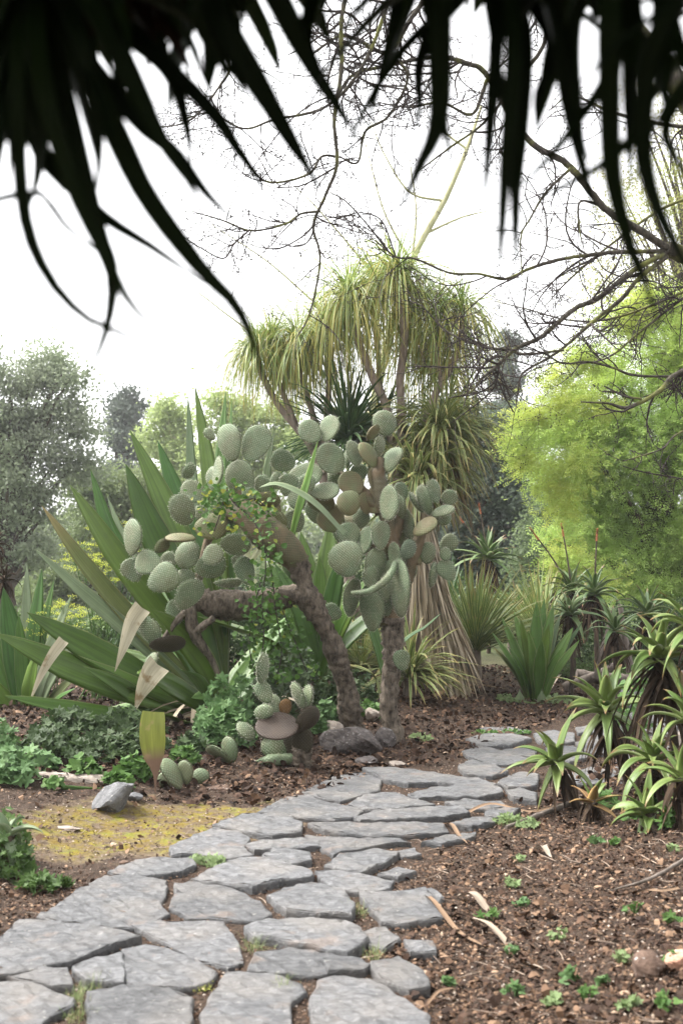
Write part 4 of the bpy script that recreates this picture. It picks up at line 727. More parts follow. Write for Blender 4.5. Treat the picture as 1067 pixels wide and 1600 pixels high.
def yuccas():
    rs(44)
    for px, py, Y, n, L, m, dr, lab, w_ in [(742, 1005, 13.0, 300, .92, YUC, .5, 'dense spiky yucca clump with yellow-edged leaves just right of the dead leaf skirt', .028), (700, 960, 14.2, 120, .7, YUCD, .5, 'spiky yucca half hidden behind the straw skirt', .028),
                                       (845, 990, 14.6, 260, .9, YUC, .5, 'spiky yellow-green yucca clump behind the medium agave beyond the path', .026), (800, 985, 16.3, 150, .75, YUCV, .5, 'small pale yucca clump between the two larger spiky clumps', .026)]:
        c = P(px, py, Y); g = float(gh(c[0], Y)); r = thing('yucca', (c[0], Y, g), lab, 'yucca'); mb = MB(); tube(mb, [(c[0], Y, g - .1), (c[0], Y, g + .2), (c[0], Y, max(c[2], g + .3))], [.08, .07, .06], 8, 8); part(mb, 'trunk', PBARK, r)
        mb = MB(); head(mb, (c[0], Y, max(c[2], g + .2)), n, L, w_, dr, .25, 1.5, (0,), 7, down=.1); part(mb, 'leaf_head', m, r)
    c = G(640, 1092); r = thing('yucca', c, 'low sprawling variegated yucca spilling over the mulch right of the upright cactus trunk', 'yucca')
    mb = MB(); head(mb, c + V3(0, .1, .22), 150, .68, .03, 1.7, -.1, 1.4, (0,), 7, ax=(.25, -.3, 1)); part(mb, 'leaf_head', YUCV, r)
    mb = MB(); tube(mb, [c - V3(0, -.1, .05), c + V3(0, .1, .24)], [.07, .05], 8, 5); part(mb, 'trunk', PBARK, r)
    c = G(565, 1082); r = thing('yucca', c + V3(0, .4, 0), 'dark grassy yucca in the gap between the two prickly pear trunks', 'yucca'); mb = MB(); head(mb, c + V3(0, .4, .2), 170, .8, .026, .8, .2, 1.4); part(mb, 'leaf_head', YUCV, r)
    c = G(480, 1085); r = thing('yucca', c + V3(0, 1.2, 0), 'dark strap-leaved yucca in shade under the vine, left of the leaning cactus trunk', 'yucca'); mb = MB(); head(mb, c + V3(0, 1.2, .2), 220, .95, .03, .9, .2, 1.4); part(mb, 'leaf_head', YUCD, r)
ponytail(); ponytail_left(); skirt_yucca(); yuccas()

# ================================================================ ALOES
def aloe(c, n, L, W, lab, stem=None, droop=1.6, dead=20, mat=ALO, spikes=(), seed=0, red=0, tilt=(0, 0, 1), lo=-.2, each=True, dl=.8):
    rs(500 + seed); W = W * (1.5 if each else 1.25); c = np.asarray(c, float); g = float(gh(c[0], c[1])); base = V3(c[0], c[1], g) if stem is None else np.asarray(stem, float)
    r = thing('aloe', base, lab, 'aloe'); mb = MB(); tube(mb, [base - V3(0, 0, .05), (base + c) / 2 + V3(.02, 0, -.05), c], [W * .36, W * .33, W * .4], 9, 12, bump=.12); part(mb, 'stem', DBARK, r)
    ang = 0; T = norm(V3(*tilt)); A = norm(np.cross(T, V3(.3, 1, .1))); B = np.cross(T, A); cm = MB()
    for i in range(n):
        f = i / n; ang += 2.4 + random.uniform(-.25, .25); el = lo + (1.35 - lo) * f ** .8 + random.uniform(-.12, .12)
        d = (A * math.cos(ang) + B * math.sin(ang)) * math.cos(el) + T * math.sin(el); m = MB() if each else cm
        leaves(m, c + d * W * .35 + T * (f * .03 - .02), d, L * .88 * random.uniform(.75, 1.1) * (1.0 - .35 * f), W * random.uniform(.85, 1.1), droop * (1.15 - .6 * f) * random.uniform(.5, 1.5), 11 if each else 7, THICK(.42, .22), True, 'aloe', twist=.35)
        if each:
            mm = ALOR if i < red else mat; part(m, 'leaf', mm, r)
    if not each: part(cm, 'rosette', mat, r)
    if dead:
        m = MB(); az = RNG.uniform(0, 6.28, dead); d = np.stack([np.cos(az) * .5, np.sin(az) * .5, RNG.uniform(-1, -.3, dead)], 1)
        leaves(m, c + RNG.normal(0, W * .3, (dead, 3)) - T * RNG.uniform(0, L * .35, dead)[:, None], d, L * dl * RNG.uniform(.5, 1, dead), W * .5, 2.0, 6, TH(.5), shape='aloe', twist=.9); part(m, 'dead_leaf_skirt', ALOD, r)
    for (dx, h) in spikes:
        m = MB(); p0 = c; p1 = c + V3(dx * .5, 0, h * .55); p2 = c + V3(dx, 0, h); tube(m, [p0, p1, p2], [.012, .010, .008], 6, 12); st = part(m, 'flower_stalk', DBARK, r)
        m = MB(); n2 = 90; t = RNG.random(n2)[:, None]; pos = p1 * .35 + p2 * .65; pos = pos * (1 - t) + (p2 + (p2 - p1) * .1) * t; az = RNG.uniform(0, 6.28, n2)
        leaves(m, pos, np.stack([np.cos(az), np.sin(az), np.full(n2, .6)], 1), .026, .012, 1, 3, TH(.4), shape='aloe'); tube(m, [p1 * .35 + p2 * .65, p2], [.014, .006], 6, 6); part(m, 'flower_spike', SPK, r)
    return r
SPK = leafmat('aloe_flower', (.45, .13, .06), (.55, .24, .10), streak=.2, trans=.2)
def aloes():
    Q = lambda px, py, Y: P(px, py, Y)
    # near, at the right
    aloe(Q(945, 1110, 7.4), 20, .52, .062, 'large green aloe rosette on a leaning stem overlooking the fork of the path', stem=G(985, 1225), seed=1, droop=1.6, dead=26, tilt=(-.35, -.35, .85))
    aloe(Q(868, 1192, 7.0), 17, .40, .052, 'low green aloe rosette overhanging the path, leftmost of the aloe group', stem=G(905, 1262), seed=2, droop=1.4, dead=10, tilt=(-.6, -.5, .6))
    aloe(Q(1030, 1028, 6.6), 20, .48, .056, 'tall aloe with reddish lower leaves over a dark beard of dead leaves', stem=V3(1.95, 6.7, float(gh(1.95, 6.7))), seed=3, droop=2.0, dead=60, red=2, tilt=(-.3, -.3, .9), dl=1.2)
    aloe(Q(1085, 985, 6.3), 16, .46, .052, 'highest aloe rosette cut by the right edge, leaves reaching into the photo', stem=V3(2.05, 6.35, float(gh(2.05, 6.35))), seed=4, droop=1.5, dead=36, tilt=(-.3, -.2, .9))
    aloe(Q(1020, 1190, 6.4), 17, .42, .05, 'aloe rosette with olive recurved leaves right of the leaning-stem aloe and under the bearded one', stem=G(1060, 1262), seed=5, droop=1.7, dead=24, red=1, tilt=(-.2, -.35, .9))
    aloe(Q(1012, 1272, 6.1), 13, .33, .05, 'lowest aloe with one orange leaf, sprouting from litter at the lower right of the group', stem=G(1035, 1310), seed=6, droop=1.2, dead=10, red=1, tilt=(-.45, -.45, .7))
    aloe(Q(1075, 1125, 6.2), 16, .42, .048, 'aloe rosette half outside the right edge, level with the middle of the group', stem=V3(2.1, 6.2, float(gh(2.1, 6.2))), seed=7, droop=1.6, dead=20)
    aloe(Q(1065, 1215, 5.9), 13, .36, .045, 'small aloe at the right edge beside the recurved-leaf aloe', stem=G(1090, 1290), seed=8, droop=1.8, dead=20, red=1)
    aloe(Q(925, 1252, 6.6), 9, .24, .04, 'small ragged reddish aloe offset lying in litter below the leftmost aloe', stem=G(930, 1275), seed=9, droop=.8, dead=14, red=6)
    # far, middle right
    F = dict(mat=ALOB, each=False)
    aloe(Q(762, 872, 16.5), 26, .75, .075, 'dark aloe rosette with long arching leaves high above the yucca clumps, left one', seed=10, droop=1.3, dead=30, spikes=[(-.12, .75), (-.42, .6)], **F)
    aloe(Q(893, 922, 14.5), 24, .62, .07, 'bearded aloe with tall red flower spikes in front of the bright tree', seed=11, droop=2.0, dead=60, spikes=[(-.12, .8), (-.5, .75)], **F)
    aloe(Q(928, 928, 13.8), 22, .60, .065, 'aloe with one orange flower spike right of the red-spiked bearded aloe', seed=12, droop=2.2, dead=60, spikes=[(.04, .75)], **F)
    aloe(Q(890, 960, 13.0), 20, .5, .06, 'pale aloe rosette low in front of the two flowering bearded aloes', seed=13, droop=1.8, dead=40, **F)
    aloe(Q(860, 905, 17.5), 20, .6, .07, 'small distant aloe between the yucca clumps and the red-spiked aloe', seed=14, droop=1.6, dead=30, **F)
    aloe(Q(1010, 960, 12.5), 20, .55, .06, 'dim aloe in the shade under the bright tree at the right', seed=15, droop=1.8, dead=50, **F)
    aloe(Q(960, 985, 12.0), 16, .5, .055, 'shaded aloe right of the medium agave, half lost among dead stems', seed=16, droop=1.8, dead=60, **F)
    aloe(Q(8, 905, 10.5), 14, .22, .035, 'withered brown aloe head on a thin stem at the left edge', seed=17, droop=2.0, dead=40, each=False, mat=ALOD, dl=1.0)
    aloe(Q(-5, 850, 10.6), 12, .22, .035, 'upper withered aloe head touching the left edge above the other', seed=18, droop=2.4, dead=30, each=False, mat=ALOD)
    aloe(Q(10, 1305, 5.6), 8, .22, .05, 'pale broken aloe stub in the weeds at the lower left edge', seed=19, droop=2.6, dead=10, mat=AGP)
aloes()

# ================================================================ BARE TREE WITH LONG BRANCHES
def twigs(mb, C, R, Y, n, L, lvl, grav=.0, pl=None):
    """curving side shoots along a branch, in 3D"""
    for _ in range(n):
        i = random.randint(int(len(C) * .12), len(C) - 2); p = C[i]; t = norm(C[min(i + 1, len(C) - 1)] - C[i - 1]); d = norm(t * random.uniform(.2, .9) + RNG.normal(0, .75, 3) * V3(1, .6, 1) + V3(0, 0, grav)); l = L * random.uniform(.4, 1.2); k = 7; pts = [p]; turn = RNG.normal(0, .2, 3)
        for j in range(k): d = norm(d + turn * .8 + RNG.normal(0, .11, 3)); pts.append(pts[-1] + d * l / k)
        r0 = min(R[i] * .65, {1: .010, 2: .0055, 3: .0034}[lvl]); c, r = tube(mb, pts, np.linspace(r0, r0 * .45, len(pts)), {1: 5, 2: 4, 3: 3}[lvl], 14, 1)
        if lvl < 3: twigs(mb, c, r, Y, random.randint(3, 5) if lvl == 1 else random.randint(2, 4), L * .55, lvl + 1, grav)
        if lvl >= 2:
            nb = 5; jj = RNG.integers(3, len(c), nb); pos = c[jj] + RNG.normal(0, .004, (nb, 3)); scatter(mb, BUD[0], BUD[1], pos, frames(nb, 3), .0052, 1)
BUD = (np.array([[0, 0, 1.3], [1, 0, 0], [0, 1, 0], [-1, 0, 0], [0, -1, 0], [0, 0, -1]]), np.array([[0, 1, 2], [0, 2, 3], [0, 3, 4], [0, 4, 1], [5, 2, 1], [5, 3, 2], [5, 4, 3], [5, 1, 4]]))
def bare_tree():
    rs(61); b = V3(4.6, 10.2, float(gh(4.6, 10.2)) - .1)
    root = thing('bare_tree', b, 'leafless spreading tree whose mossy branches reach in from the right across the sky', 'tree')
    mb = MB(); J = P(1130, 425, 9.6); tube(mb, [b, P(1290, 800, 10), P(1230, 600, 9.9), P(1160, 470, 9.7), J, P(1040, 388, 9.4)], [.22, .18, .16, .13, .10, .06], 12, 30, 0, .04); tube(mb, [P(1230, 600, 9.9), P(1150, 300, 9.2), P(1000, 60, 8.6), P(800, -80, 8.2), P(560, -120, 8), P(300, -80, 7.8)], [.12, .10, .08, .07, .06, .03], 10, 30, 0, .04); part(mb, 'trunk', BARK, root)
    BR = [([(1045, 390), (998, 364), (947, 324), (891, 263), (825, 217), (760, 121), (729, 101), (680, 90), (603, 101), (552, 121), (527, 152)], [8, 7.5, 7, 6.5, 6, 5.5, 5, 4, 3.5, 3, 2.5], 9.4, 8.4, 10, .9),
          ([(1045, 392), (968, 393), (918, 398), (863, 407), (823, 420), (791, 434), (747, 427), (704, 425), (653, 405), (618, 400), (577, 354), (542, 314), (515, 300)], [5, 4.5, 4, 3.8, 3.2, 3, 2.6, 2.4, 2.1, 1.9, 1.6, 1.4, 1], 9.4, 9.0, 14, .75),
          ([(1042, 395), (990, 420), (936, 467), (903, 482), (870, 507), (845, 525), (805, 550), (773, 572), (751, 594), (733, 616), (700, 622)], [6, 5.5, 5.5, 5, 4.8, 4.5, 4.2, 3.4, 2.6, 2, 1.2], 9.4, 8.8, 11, .6),
          ([(1042, 400), (1001, 434), (968, 467), (932, 492), (907, 518), (881, 547), (852, 558), (820, 580), (809, 598), (805, 641)], [5, 4.6, 4.4, 4, 3.6, 3, 2.6, 2.3, 2, 1], 9.4, 9.3, 11, .6),
          ([(881, 547), (823, 554), (798, 547), (765, 540), (722, 529), (690, 508), (665, 478), (640, 470)], [2.6, 3, 3, 3, 2.6, 2, 1.6, 1], 9.2, 9.5, 9, .55),
          ([(1180, 560), (1067, 583), (1026, 612), (983, 634), (950, 630), (907, 628)], [6, 5, 4.4, 4, 2.4, 1.4], 9.0, 8.6, 5, .45), ([(1001, 623), (975, 616), (943, 603)], [2.6, 2.2, 1.4], 8.8, 8.7, 2, .3), ([(1150, 570), (1067, 587), (994, 590), (960, 575), (918, 561), (874, 568), (840, 540)], [3.5, 3, 2.6, 2.4, 2.2, 1.8, 1], 9.2, 9.0, 8, .5),
          ([(1160, 640), (1063, 677), (1037, 703), (1001, 717), (972, 721)], [2.6, 2, 1.6, 1.6, .9], 8.8, 8.6, 4, .35), ([(1160, 770), (1067, 750), (1008, 739), (972, 728)], [2, 1.6, 1.2, .8], 8.8, 8.6, 3, .35),
          ([(1130, 425), (1060, 470), (1000, 520), (950, 560), (900, 570)], [4, 3, 2.6, 2, 1], 9.6, 10.2, 9, .55), ([(1130, 425), (1050, 460), (960, 500), (890, 500), (820, 480), (770, 470)], [4, 3, 2.6, 2, 1.6, 1], 9.6, 10.4, 11, .6),
          ([(1100, 300), (1020, 330), (940, 390), (880, 440), (850, 480)], [4, 3.2, 2.6, 2, 1], 9.4, 9.8, 8, .5),
          ([(560, -60), (530, 20), (535, 110), (526, 187), (529, 253), (506, 314), (491, 354), (498, 405), (486, 486), (462, 530)], [4.5, 4, 3.8, 3.6, 3.3, 3, 2.6, 2.2, 1.8, 1], 8, 8.6, 13, .6),
          ([(500, 330), (475, 330), (440, 349), (390, 359), (349, 344), (300, 330)], [2.4, 2.2, 2, 1.9, 1.5, 1], 8.6, 8.4, 8, .45), ([(390, 359), (368, 385), (349, 405), (310, 385), (278, 364)], [1.7, 1.6, 1.5, 1.2, .8], 8.4, 8.4, 6, .4),
          ([(529, 245), (506, 243), (480, 273), (415, 283), (374, 238), (345, 205)], [2.6, 2.4, 2.2, 2, 1.6, 1], 8.6, 8.3, 8, .45), ([(620, -60), (590, 40), (560, 120), (500, 170), (430, 187), (380, 197), (329, 177), (280, 190)], [4, 3.6, 3, 2.6, 2.2, 2, 1.7, 1], 8.1, 8.3, 12, .5),
          ([(300, -60), (310, 30), (360, 100), (345, 140), (300, 187), (240, 200)], [4, 3, 2.4, 2, 1.8, 1], 7.9, 8.2, 10, .5), ([(700, -60), (640, 30), (603, 81), (557, 61), (527, 56), (480, 90)], [5, 4.5, 4, 3.6, 3, 2], 8.2, 8.4, 10, .5),
          ([(603, 81), (640, 120), (610, 180), (570, 210), (555, 250), (530, 245)], [3.6, 3, 2.6, 2.4, 2, 2], 8.4, 8.6, 8, .45), ([(830, -60), (850, 60), (800, 130), (760, 190), (700, 230), (650, 270)], [4.5, 4, 3.2, 2.6, 2, 1.2], 8.4, 8.8, 10, .55),
          ([(760, 125), (735, 180), (690, 160), (640, 170), (590, 160)], [4, 3, 2.4, 2, 1.2], 8.9, 8.8, 8, .5), ([(891, 263), (850, 300), (830, 340), (812, 370), (815, 430)], [3, 2.6, 2, 1.6, 1], 9.0, 9, 7, .45), ([(947, 324), (905, 310), (903, 360), (912, 390)], [3, 2.4, 1.8, 1], 9.2, 9.2, 4, .35), ([(745, 592), (742, 560), (730, 530), (720, 500)], [1.6, 1.4, 1.2, .8], 8.9, 9.1, 5, .35),
          ([(618, 400), (600, 350), (560, 330), (520, 345)], [1.6, 1.4, 1.2, .8], 9.1, 9, 5, .35), ([(1180, 200), (1060, 200), (960, 180), (900, 150), (860, 170)], [5, 4, 3, 2, 1.2], 9, 9.2, 10, .5)]
    for l, r, y0, y1, nt_, tl in BR:
        mb = MB(); ys = np.linspace(y0, y1, len(l)); pts = [P(a, c, y) for (a, c), y in zip(l, ys)]; pts = [p + (RNG.normal(0, .012, 3) if 0 < i < len(pts) - 1 else 0) for i, p in enumerate(pts)]
        C, R = tube(mb, pts, [M(x * .8, 9) for x in r], 7, 8 * len(l), 0, .10); twigs(mb, C, R, y0, int(nt_ * 1.25), tl * 1.05, 1 if r[0] > 3 else 2); 
        if r[0] <= 3: twigs(mb, C, R, y0, nt_, tl * .7, 2)
        part(mb, 'branch', [BARK if r[0] > 2.2 else TWIG, TWIG], root)
def pale_sapling():
    rs(62); Y = 22; b = P(520, 960, Y); b[2] = 0
    root = thing('slender_tree', b, 'slim pale green leafless stem rising diagonally behind the ponytail leaf heads', 'tree'); mb = MB()
    C, R = tube(mb, [b, P(560, 760, Y), P(600, 560, Y), P(643, 410, Y), P(694, 314, Y), P(729, 233, Y), P(752, 165, Y)], [M(x, Y) for x in (11, 9, 7, 5.5, 4.5, 3.5, 2)], 7, 40, bump=.06); part(mb, 'trunk', PALEB, root)
    for l in [[(694, 314), (640, 300), (600, 240), (580, 190)], [(643, 410), (600, 330), (570, 220)], [(665, 365), (720, 340), (760, 330)], [(620, 480), (560, 400), (500, 330), (460, 290)], [(600, 560), (500, 480), (420, 410), (330, 350)], [(560, 760), (430, 560), (340, 480), (300, 450)], [(729, 233), (690, 200), (680, 150)], [(643, 410), (650, 330), (640, 250)]]:
        mb = MB(); C, R = tube(mb, [P(x, y, Y) for x, y in l], np.linspace(M(2.4, Y), M(.8, Y), len(l)), 5, 20); twigs(mb, C, R, Y, 6, 1.1, 2); part(mb, 'branch', [PALEB, TWIG], root)
bare_tree(); pale_sapling()

# ================================================================ OVERHEAD TREE (dark leaves hanging into the top of the view)
def overhead():
    rs(71); b = V3(-1.7, -.6, float(gh(-1.7, -.6)))
    root = thing('dragon_tree', b, 'dark sword-leaved tree overhead, its drooping black leaf tips framing the top of the photo', 'tree')
    mb = MB(); tube(mb, [b - V3(0, 0, .1), b + V3(.05, 0, 1.2), V3(-1.4, -.3, 2.3), V3(-1.0, .3, 2.75)], [.2, .17, .15, .12], 10, 18, bump=.05); part(mb, 'trunk', DBARK, root)
    hubs = [P(60, -60, 1.3), P(330, -120, 1.45), P(560, -170, 1.6), P(740, -120, 1.35), P(980, -100, 1.25), P(1180, -40, 1.4)]
    for h in hubs:
        mb = MB(); tube(mb, [V3(-1.0, .3, 2.75), (V3(-1.0, .3, 2.8) + h + V3(0, 0, .35)) / 2, h + V3(0, .0, .22), h], [.09, .07, .055, .05], 8, 16, bump=.08); part(mb, 'branch', DBARK, root)
    FG = [([(100, 40), (167, 177), (228, 304), (314, 420), (374, 486), (416, 592)], 36, 1.25), ([(30, 60), (35, 304), (66, 415), (121, 486), (167, 511), (283, 559)], 20, 1.2), ([(95, 120), (152, 354), (177, 430), (167, 516), (132, 602)], 30, 1.3), ([(60, 100), (111, 283), (172, 415), (213, 486), (278, 534)], 30, 1.15),
          ([(50, 200), (140, 320), (243, 390), (324, 446)], 24, 1.35), ([(140, 0), (243, 202), (294, 283), (316, 329)], 42, 1.2), ([(110, 60), (223, 197), (273, 238), (324, 304), (375, 354)], 28, 1.3), ([(170, 20), (324, 167), (374, 238), (405, 283), (410, 319)], 26, 1.35),
          ([(320, -20), (430, 177), (481, 263), (501, 294)], 48, 1.3), ([(300, -20), (329, 76), (374, 126), (385, 162)], 30, 1.25), ([(410, -40), (486, 101), (545, 200)], 40, 1.35), ([(-20, 285), (60, 300), (110, 360), (200, 425)], 13, 1.25), ([(-60, 550), (0, 548), (36, 534)], 16, 1.1), ([(270, 0), (300, 70), (326, 143)], 28, 1.3),
          ([(-40, 225), (20, 212), (60, 205)], 16, 1.2), ([(40, 60), (90, 180), (96, 240), (96, 300)], 30, 1.25), ([(20, 40), (60, 180), (62, 260), (45, 330)], 34, 1.3), ([(120, 40), (150, 180), (155, 260), (150, 310)], 30, 1.2), ([(180, 60), (180, 200), (205, 250), (232, 280)], 20, 1.35), ([(160, 30), (260, 110), (290, 190), (300, 260)], 26, 1.4),
          ([(620, -40), (595, 120), (568, 217)], 30, 1.4), ([(690, -20), (686, 180), (654, 263), (623, 334)], 46, 1.3), ([(680, 60), (694, 192), (707, 268)], 26, 1.35), ([(660, 80), (655, 170), (643, 218)], 22, 1.45), ([(775, 0), (763, 220), (755, 325)], 30, 1.3), ([(800, 20), (786, 304), (778, 445)], 36, 1.25), ([(815, 40), (805, 304), (806, 425)], 32, 1.35),
          ([(850, -20), (888, 170), (920, 300), (942, 358)], 30, 1.3), ([(955, 0), (952, 150), (957, 278), (982, 380), (1008, 445), (1028, 506)], 42, 1.15), ([(1050, -20), (1012, 101), (1003, 228), (1023, 319), (1067, 410), (1100, 480)], 44, 1.1), ([(1190, 20), (1080, 110), (1010, 220), (985, 300)], 40, 1.0), ([(1000, 170), (952, 248), (896, 283), (810, 328)], 26, 1.2),
          ([(960, 90), (881, 218), (820, 285), (806, 300)], 20, 1.3), ([(810, 330), (760, 350), (717, 365)], 10, 1.4), ([(1090, -40), (960, 70), (900, 142)], 34, 1.0), ([(980, 100), (982, 222), (984, 299)], 20, 1.4), ([(480, 40), (530, 165), (568, 228)], 24, 1.4), ([(1120, 80), (1040, 190), (1062, 260), (1110, 330)], 30, 1.25), ([(700, 0), (620, 90), (560, 190), (540, 250)], 20, 1.5), ([(860, 60), (840, 150), (838, 215)], 30, 1.35), ([(900, 20), (905, 200), (925, 260)], 24, 1.3)]
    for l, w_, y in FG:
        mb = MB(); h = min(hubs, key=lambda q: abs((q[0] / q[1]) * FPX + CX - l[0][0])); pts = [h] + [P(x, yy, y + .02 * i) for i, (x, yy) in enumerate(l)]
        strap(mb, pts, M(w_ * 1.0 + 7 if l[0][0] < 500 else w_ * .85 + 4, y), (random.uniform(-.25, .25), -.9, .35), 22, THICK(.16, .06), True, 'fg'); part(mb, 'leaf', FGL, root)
    # more leaves of the same heads: upper fringe
    for hi, h in enumerate(hubs):
        for _ in range(12 if hi < 2 else 8):
            mb = MB(); a = random.uniform(-1.6, 1.6); d = V3(math.sin(a), random.uniform(-.5, .25), -math.cos(a) * .75 + .12); px_ = (h[0] / h[1]) * FPX
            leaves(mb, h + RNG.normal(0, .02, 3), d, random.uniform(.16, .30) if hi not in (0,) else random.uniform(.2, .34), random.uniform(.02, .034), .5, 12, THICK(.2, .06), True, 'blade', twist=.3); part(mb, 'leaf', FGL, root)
    mb = MB()
    for h in hubs:
        n = 150 if h is hubs[0] or h is hubs[1] else 70; d = RNG.normal(0, 1, (n, 3)) + V3(0, -.2, .35); leaves(mb, h + RNG.normal(0, .03, (n, 3)) + V3(0, 0, .04), d * V3(1, 1, np.sign(1)), RNG.uniform(.15, .26, n), .03, 1.0, 6, TH(.3), twist=.3)
        n = 220 if h is hubs[0] or h is hubs[1] else 130; pos = h + np.stack([RNG.uniform(-.28, .28, n), RNG.uniform(-.1, .2, n), RNG.uniform(.1, .22, n)], 1); leaves(mb, pos, RNG.normal(0, 1, (n, 3)) * V3(1, .8, .3) - V3(0, 0, .12), .15, .036, .3, 4, TH(.3))
    n = 5200; pos = np.stack([RNG.uniform(-3.2, 3.0, n), RNG.uniform(-2.4, 1.5, n), RNG.uniform(2.75, 3.6, n)], 1); leaves(mb, pos, RNG.normal(0, 1, (n, 3)) * V3(1, 1, .5), .5, .045, 1.0, 5, TH(.3))  # unseen canopy added over and behind the viewpoint to shade the hanging leaves
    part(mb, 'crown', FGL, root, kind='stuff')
    mb = MB(); n = 260; pos = hubs[0] + np.stack([RNG.uniform(-.14, .12, n), RNG.uniform(-.08, .1, n), RNG.uniform(-.03, .12, n)], 1); leaves(mb, pos, RNG.normal(0, 1, (n, 3)) - V3(0, 0, .2), .09, .03, 1.2, 5, TH(.5), twist=.8); part(mb, 'dead_leaf_skirt', FGD, root)
overhead()

# ================================================================ VINE, LEAFY PLANTS, FENNEL
VG = crownmat('vine_green', (.045, .11, .02), (.12, .22, .04), (.07, .15, .03), trans=.3, scale=9); VY = crownmat('vine_yellow', (.27, .25, .04), (.27, .33, .06), trans=.4)
CG = crownmat('herb_green', (.06, .13, .03), (.14, .24, .06), (.09, .18, .045), trans=.3, scale=9); CB = crownmat('herb_bluegreen', (.085, .17, .06), (.17, .275, .105), (.12, .215, .08), trans=.3, scale=9)
CFL = crownmat('fennel_bloom', (.46, .52, .07), (.58, .62, .12), trans=.45); CSD = crownmat('seedling_green', (.15, .22, .08), (.25, .33, .15), trans=.4)
def vine():
    rs(81); Y = 9.12; root = thing('climbing_vine', P(410, 1050, 9.9) * V3(1, 1, 0) + V3(0, 0, .3), 'small-leaved green and yellow vine trailing down from the crown of the leaning prickly pear', 'vine')
    paths = [[(352, 760, -.1), (365, 785, -.2), (395, 812, -.3), (412, 850, -.35), (415, 890, -.2), (410, 940, -.1), (412, 1000, 0), (405, 1050, .1)], [(412, 850, -.35), (425, 900, -.1), (432, 960, .1), (440, 1020, .2), (430, 1070, .3)], [(345, 770, -.1), (330, 775, -.15), (320, 790, -.15)], [(365, 785, -.2), (400, 780, -.1), (420, 800, -.1)], [(410, 900, -.1), (395, 960, 0), (390, 1010, .1), (400, 1060, .2)], [(440, 950, .2), (460, 1000, .3), (480, 1050, .4)], [(352, 772, -.1), (345, 800, -.2), (335, 830, -.2)]]
    sb, gb, yb = MB(), MB(), MB()
    for l in paths:
        C, R = tube(sb, [P(x, y, Y + d) for x, y, d in l], [.005] * len(l), 5, 40); n = int(60 * len(l) / 2.2); i = RNG.integers(0, len(C), n); pos = C[i] + RNG.normal(0, 1, (n, 3)) * V3(.07, .05, .055)
        up = (pos[:, 2] > P(0, 870, Y)[2]) & (RNG.random(n) < .2) | (RNG.random(n) < .02)
        for m, s in ((gb, ~up), (yb, up)):
            if s.sum(): scatter(m, HEART[0], HEART[1], pos[s], frames(s.sum(), .7, (0, -.7, .6)), RNG.uniform(.024, .05, s.sum()))
    part(sb, 'stem', TWIG, root); part(gb, 'foliage', VG, root, smooth=False); part(yb, 'foliage', VY, root, smooth=False, label='yellow and lime vine leaves at the top of the vine')
def herb(name, lab, cat, spots, mat, T=LOB, size=.05, group=None, hgt=.12, n=None, spread=1.0, lift=0):
    """a mound of leaves on stalks; spots = (px,py,rx_px,height m,count[,dY])"""
    g0 = G(spots[0][0], spots[0][1]); r = thing(name, g0, lab, cat, group); lb, sb = MB(), MB()
    for s in spots:
        px, py, rx, h, cnt = s[:5]; g = G(px, py); w_ = M(rx, g[1]); a = RNG.uniform(0, 6.28, cnt); rr = np.sqrt(RNG.random(cnt)) * w_
        x = g[0] + np.cos(a) * rr; y = g[1] + np.sin(a) * rr * .8; gz = gh(x, y); z = gz + h * (1 - .75 * (rr / w_) ** 2) * RNG.uniform(.25, 1.05, cnt) + .015; pos = np.stack([x, y, z], 1)
        scatter(lb, T[0], T[1], pos, frames(cnt, .6, (0, -.35, .85)), RNG.uniform(.5, 1.15, cnt) * size)
        for i in RNG.choice(cnt, min(cnt, 26), replace=False): tube(sb, [(g0[0], g0[1], g0[2] - .01), ((x[i] + g[0]) / 2 + (x[i] - g[0]) * .3, (y[i] + g[1]) / 2, (z[i] + gz[i]) / 2), pos[i]], [.0022, .002, .0016], 4, 5)
    part(lb, 'leaves', mat, r, smooth=False); part(sb, 'stem', mat, r); return r
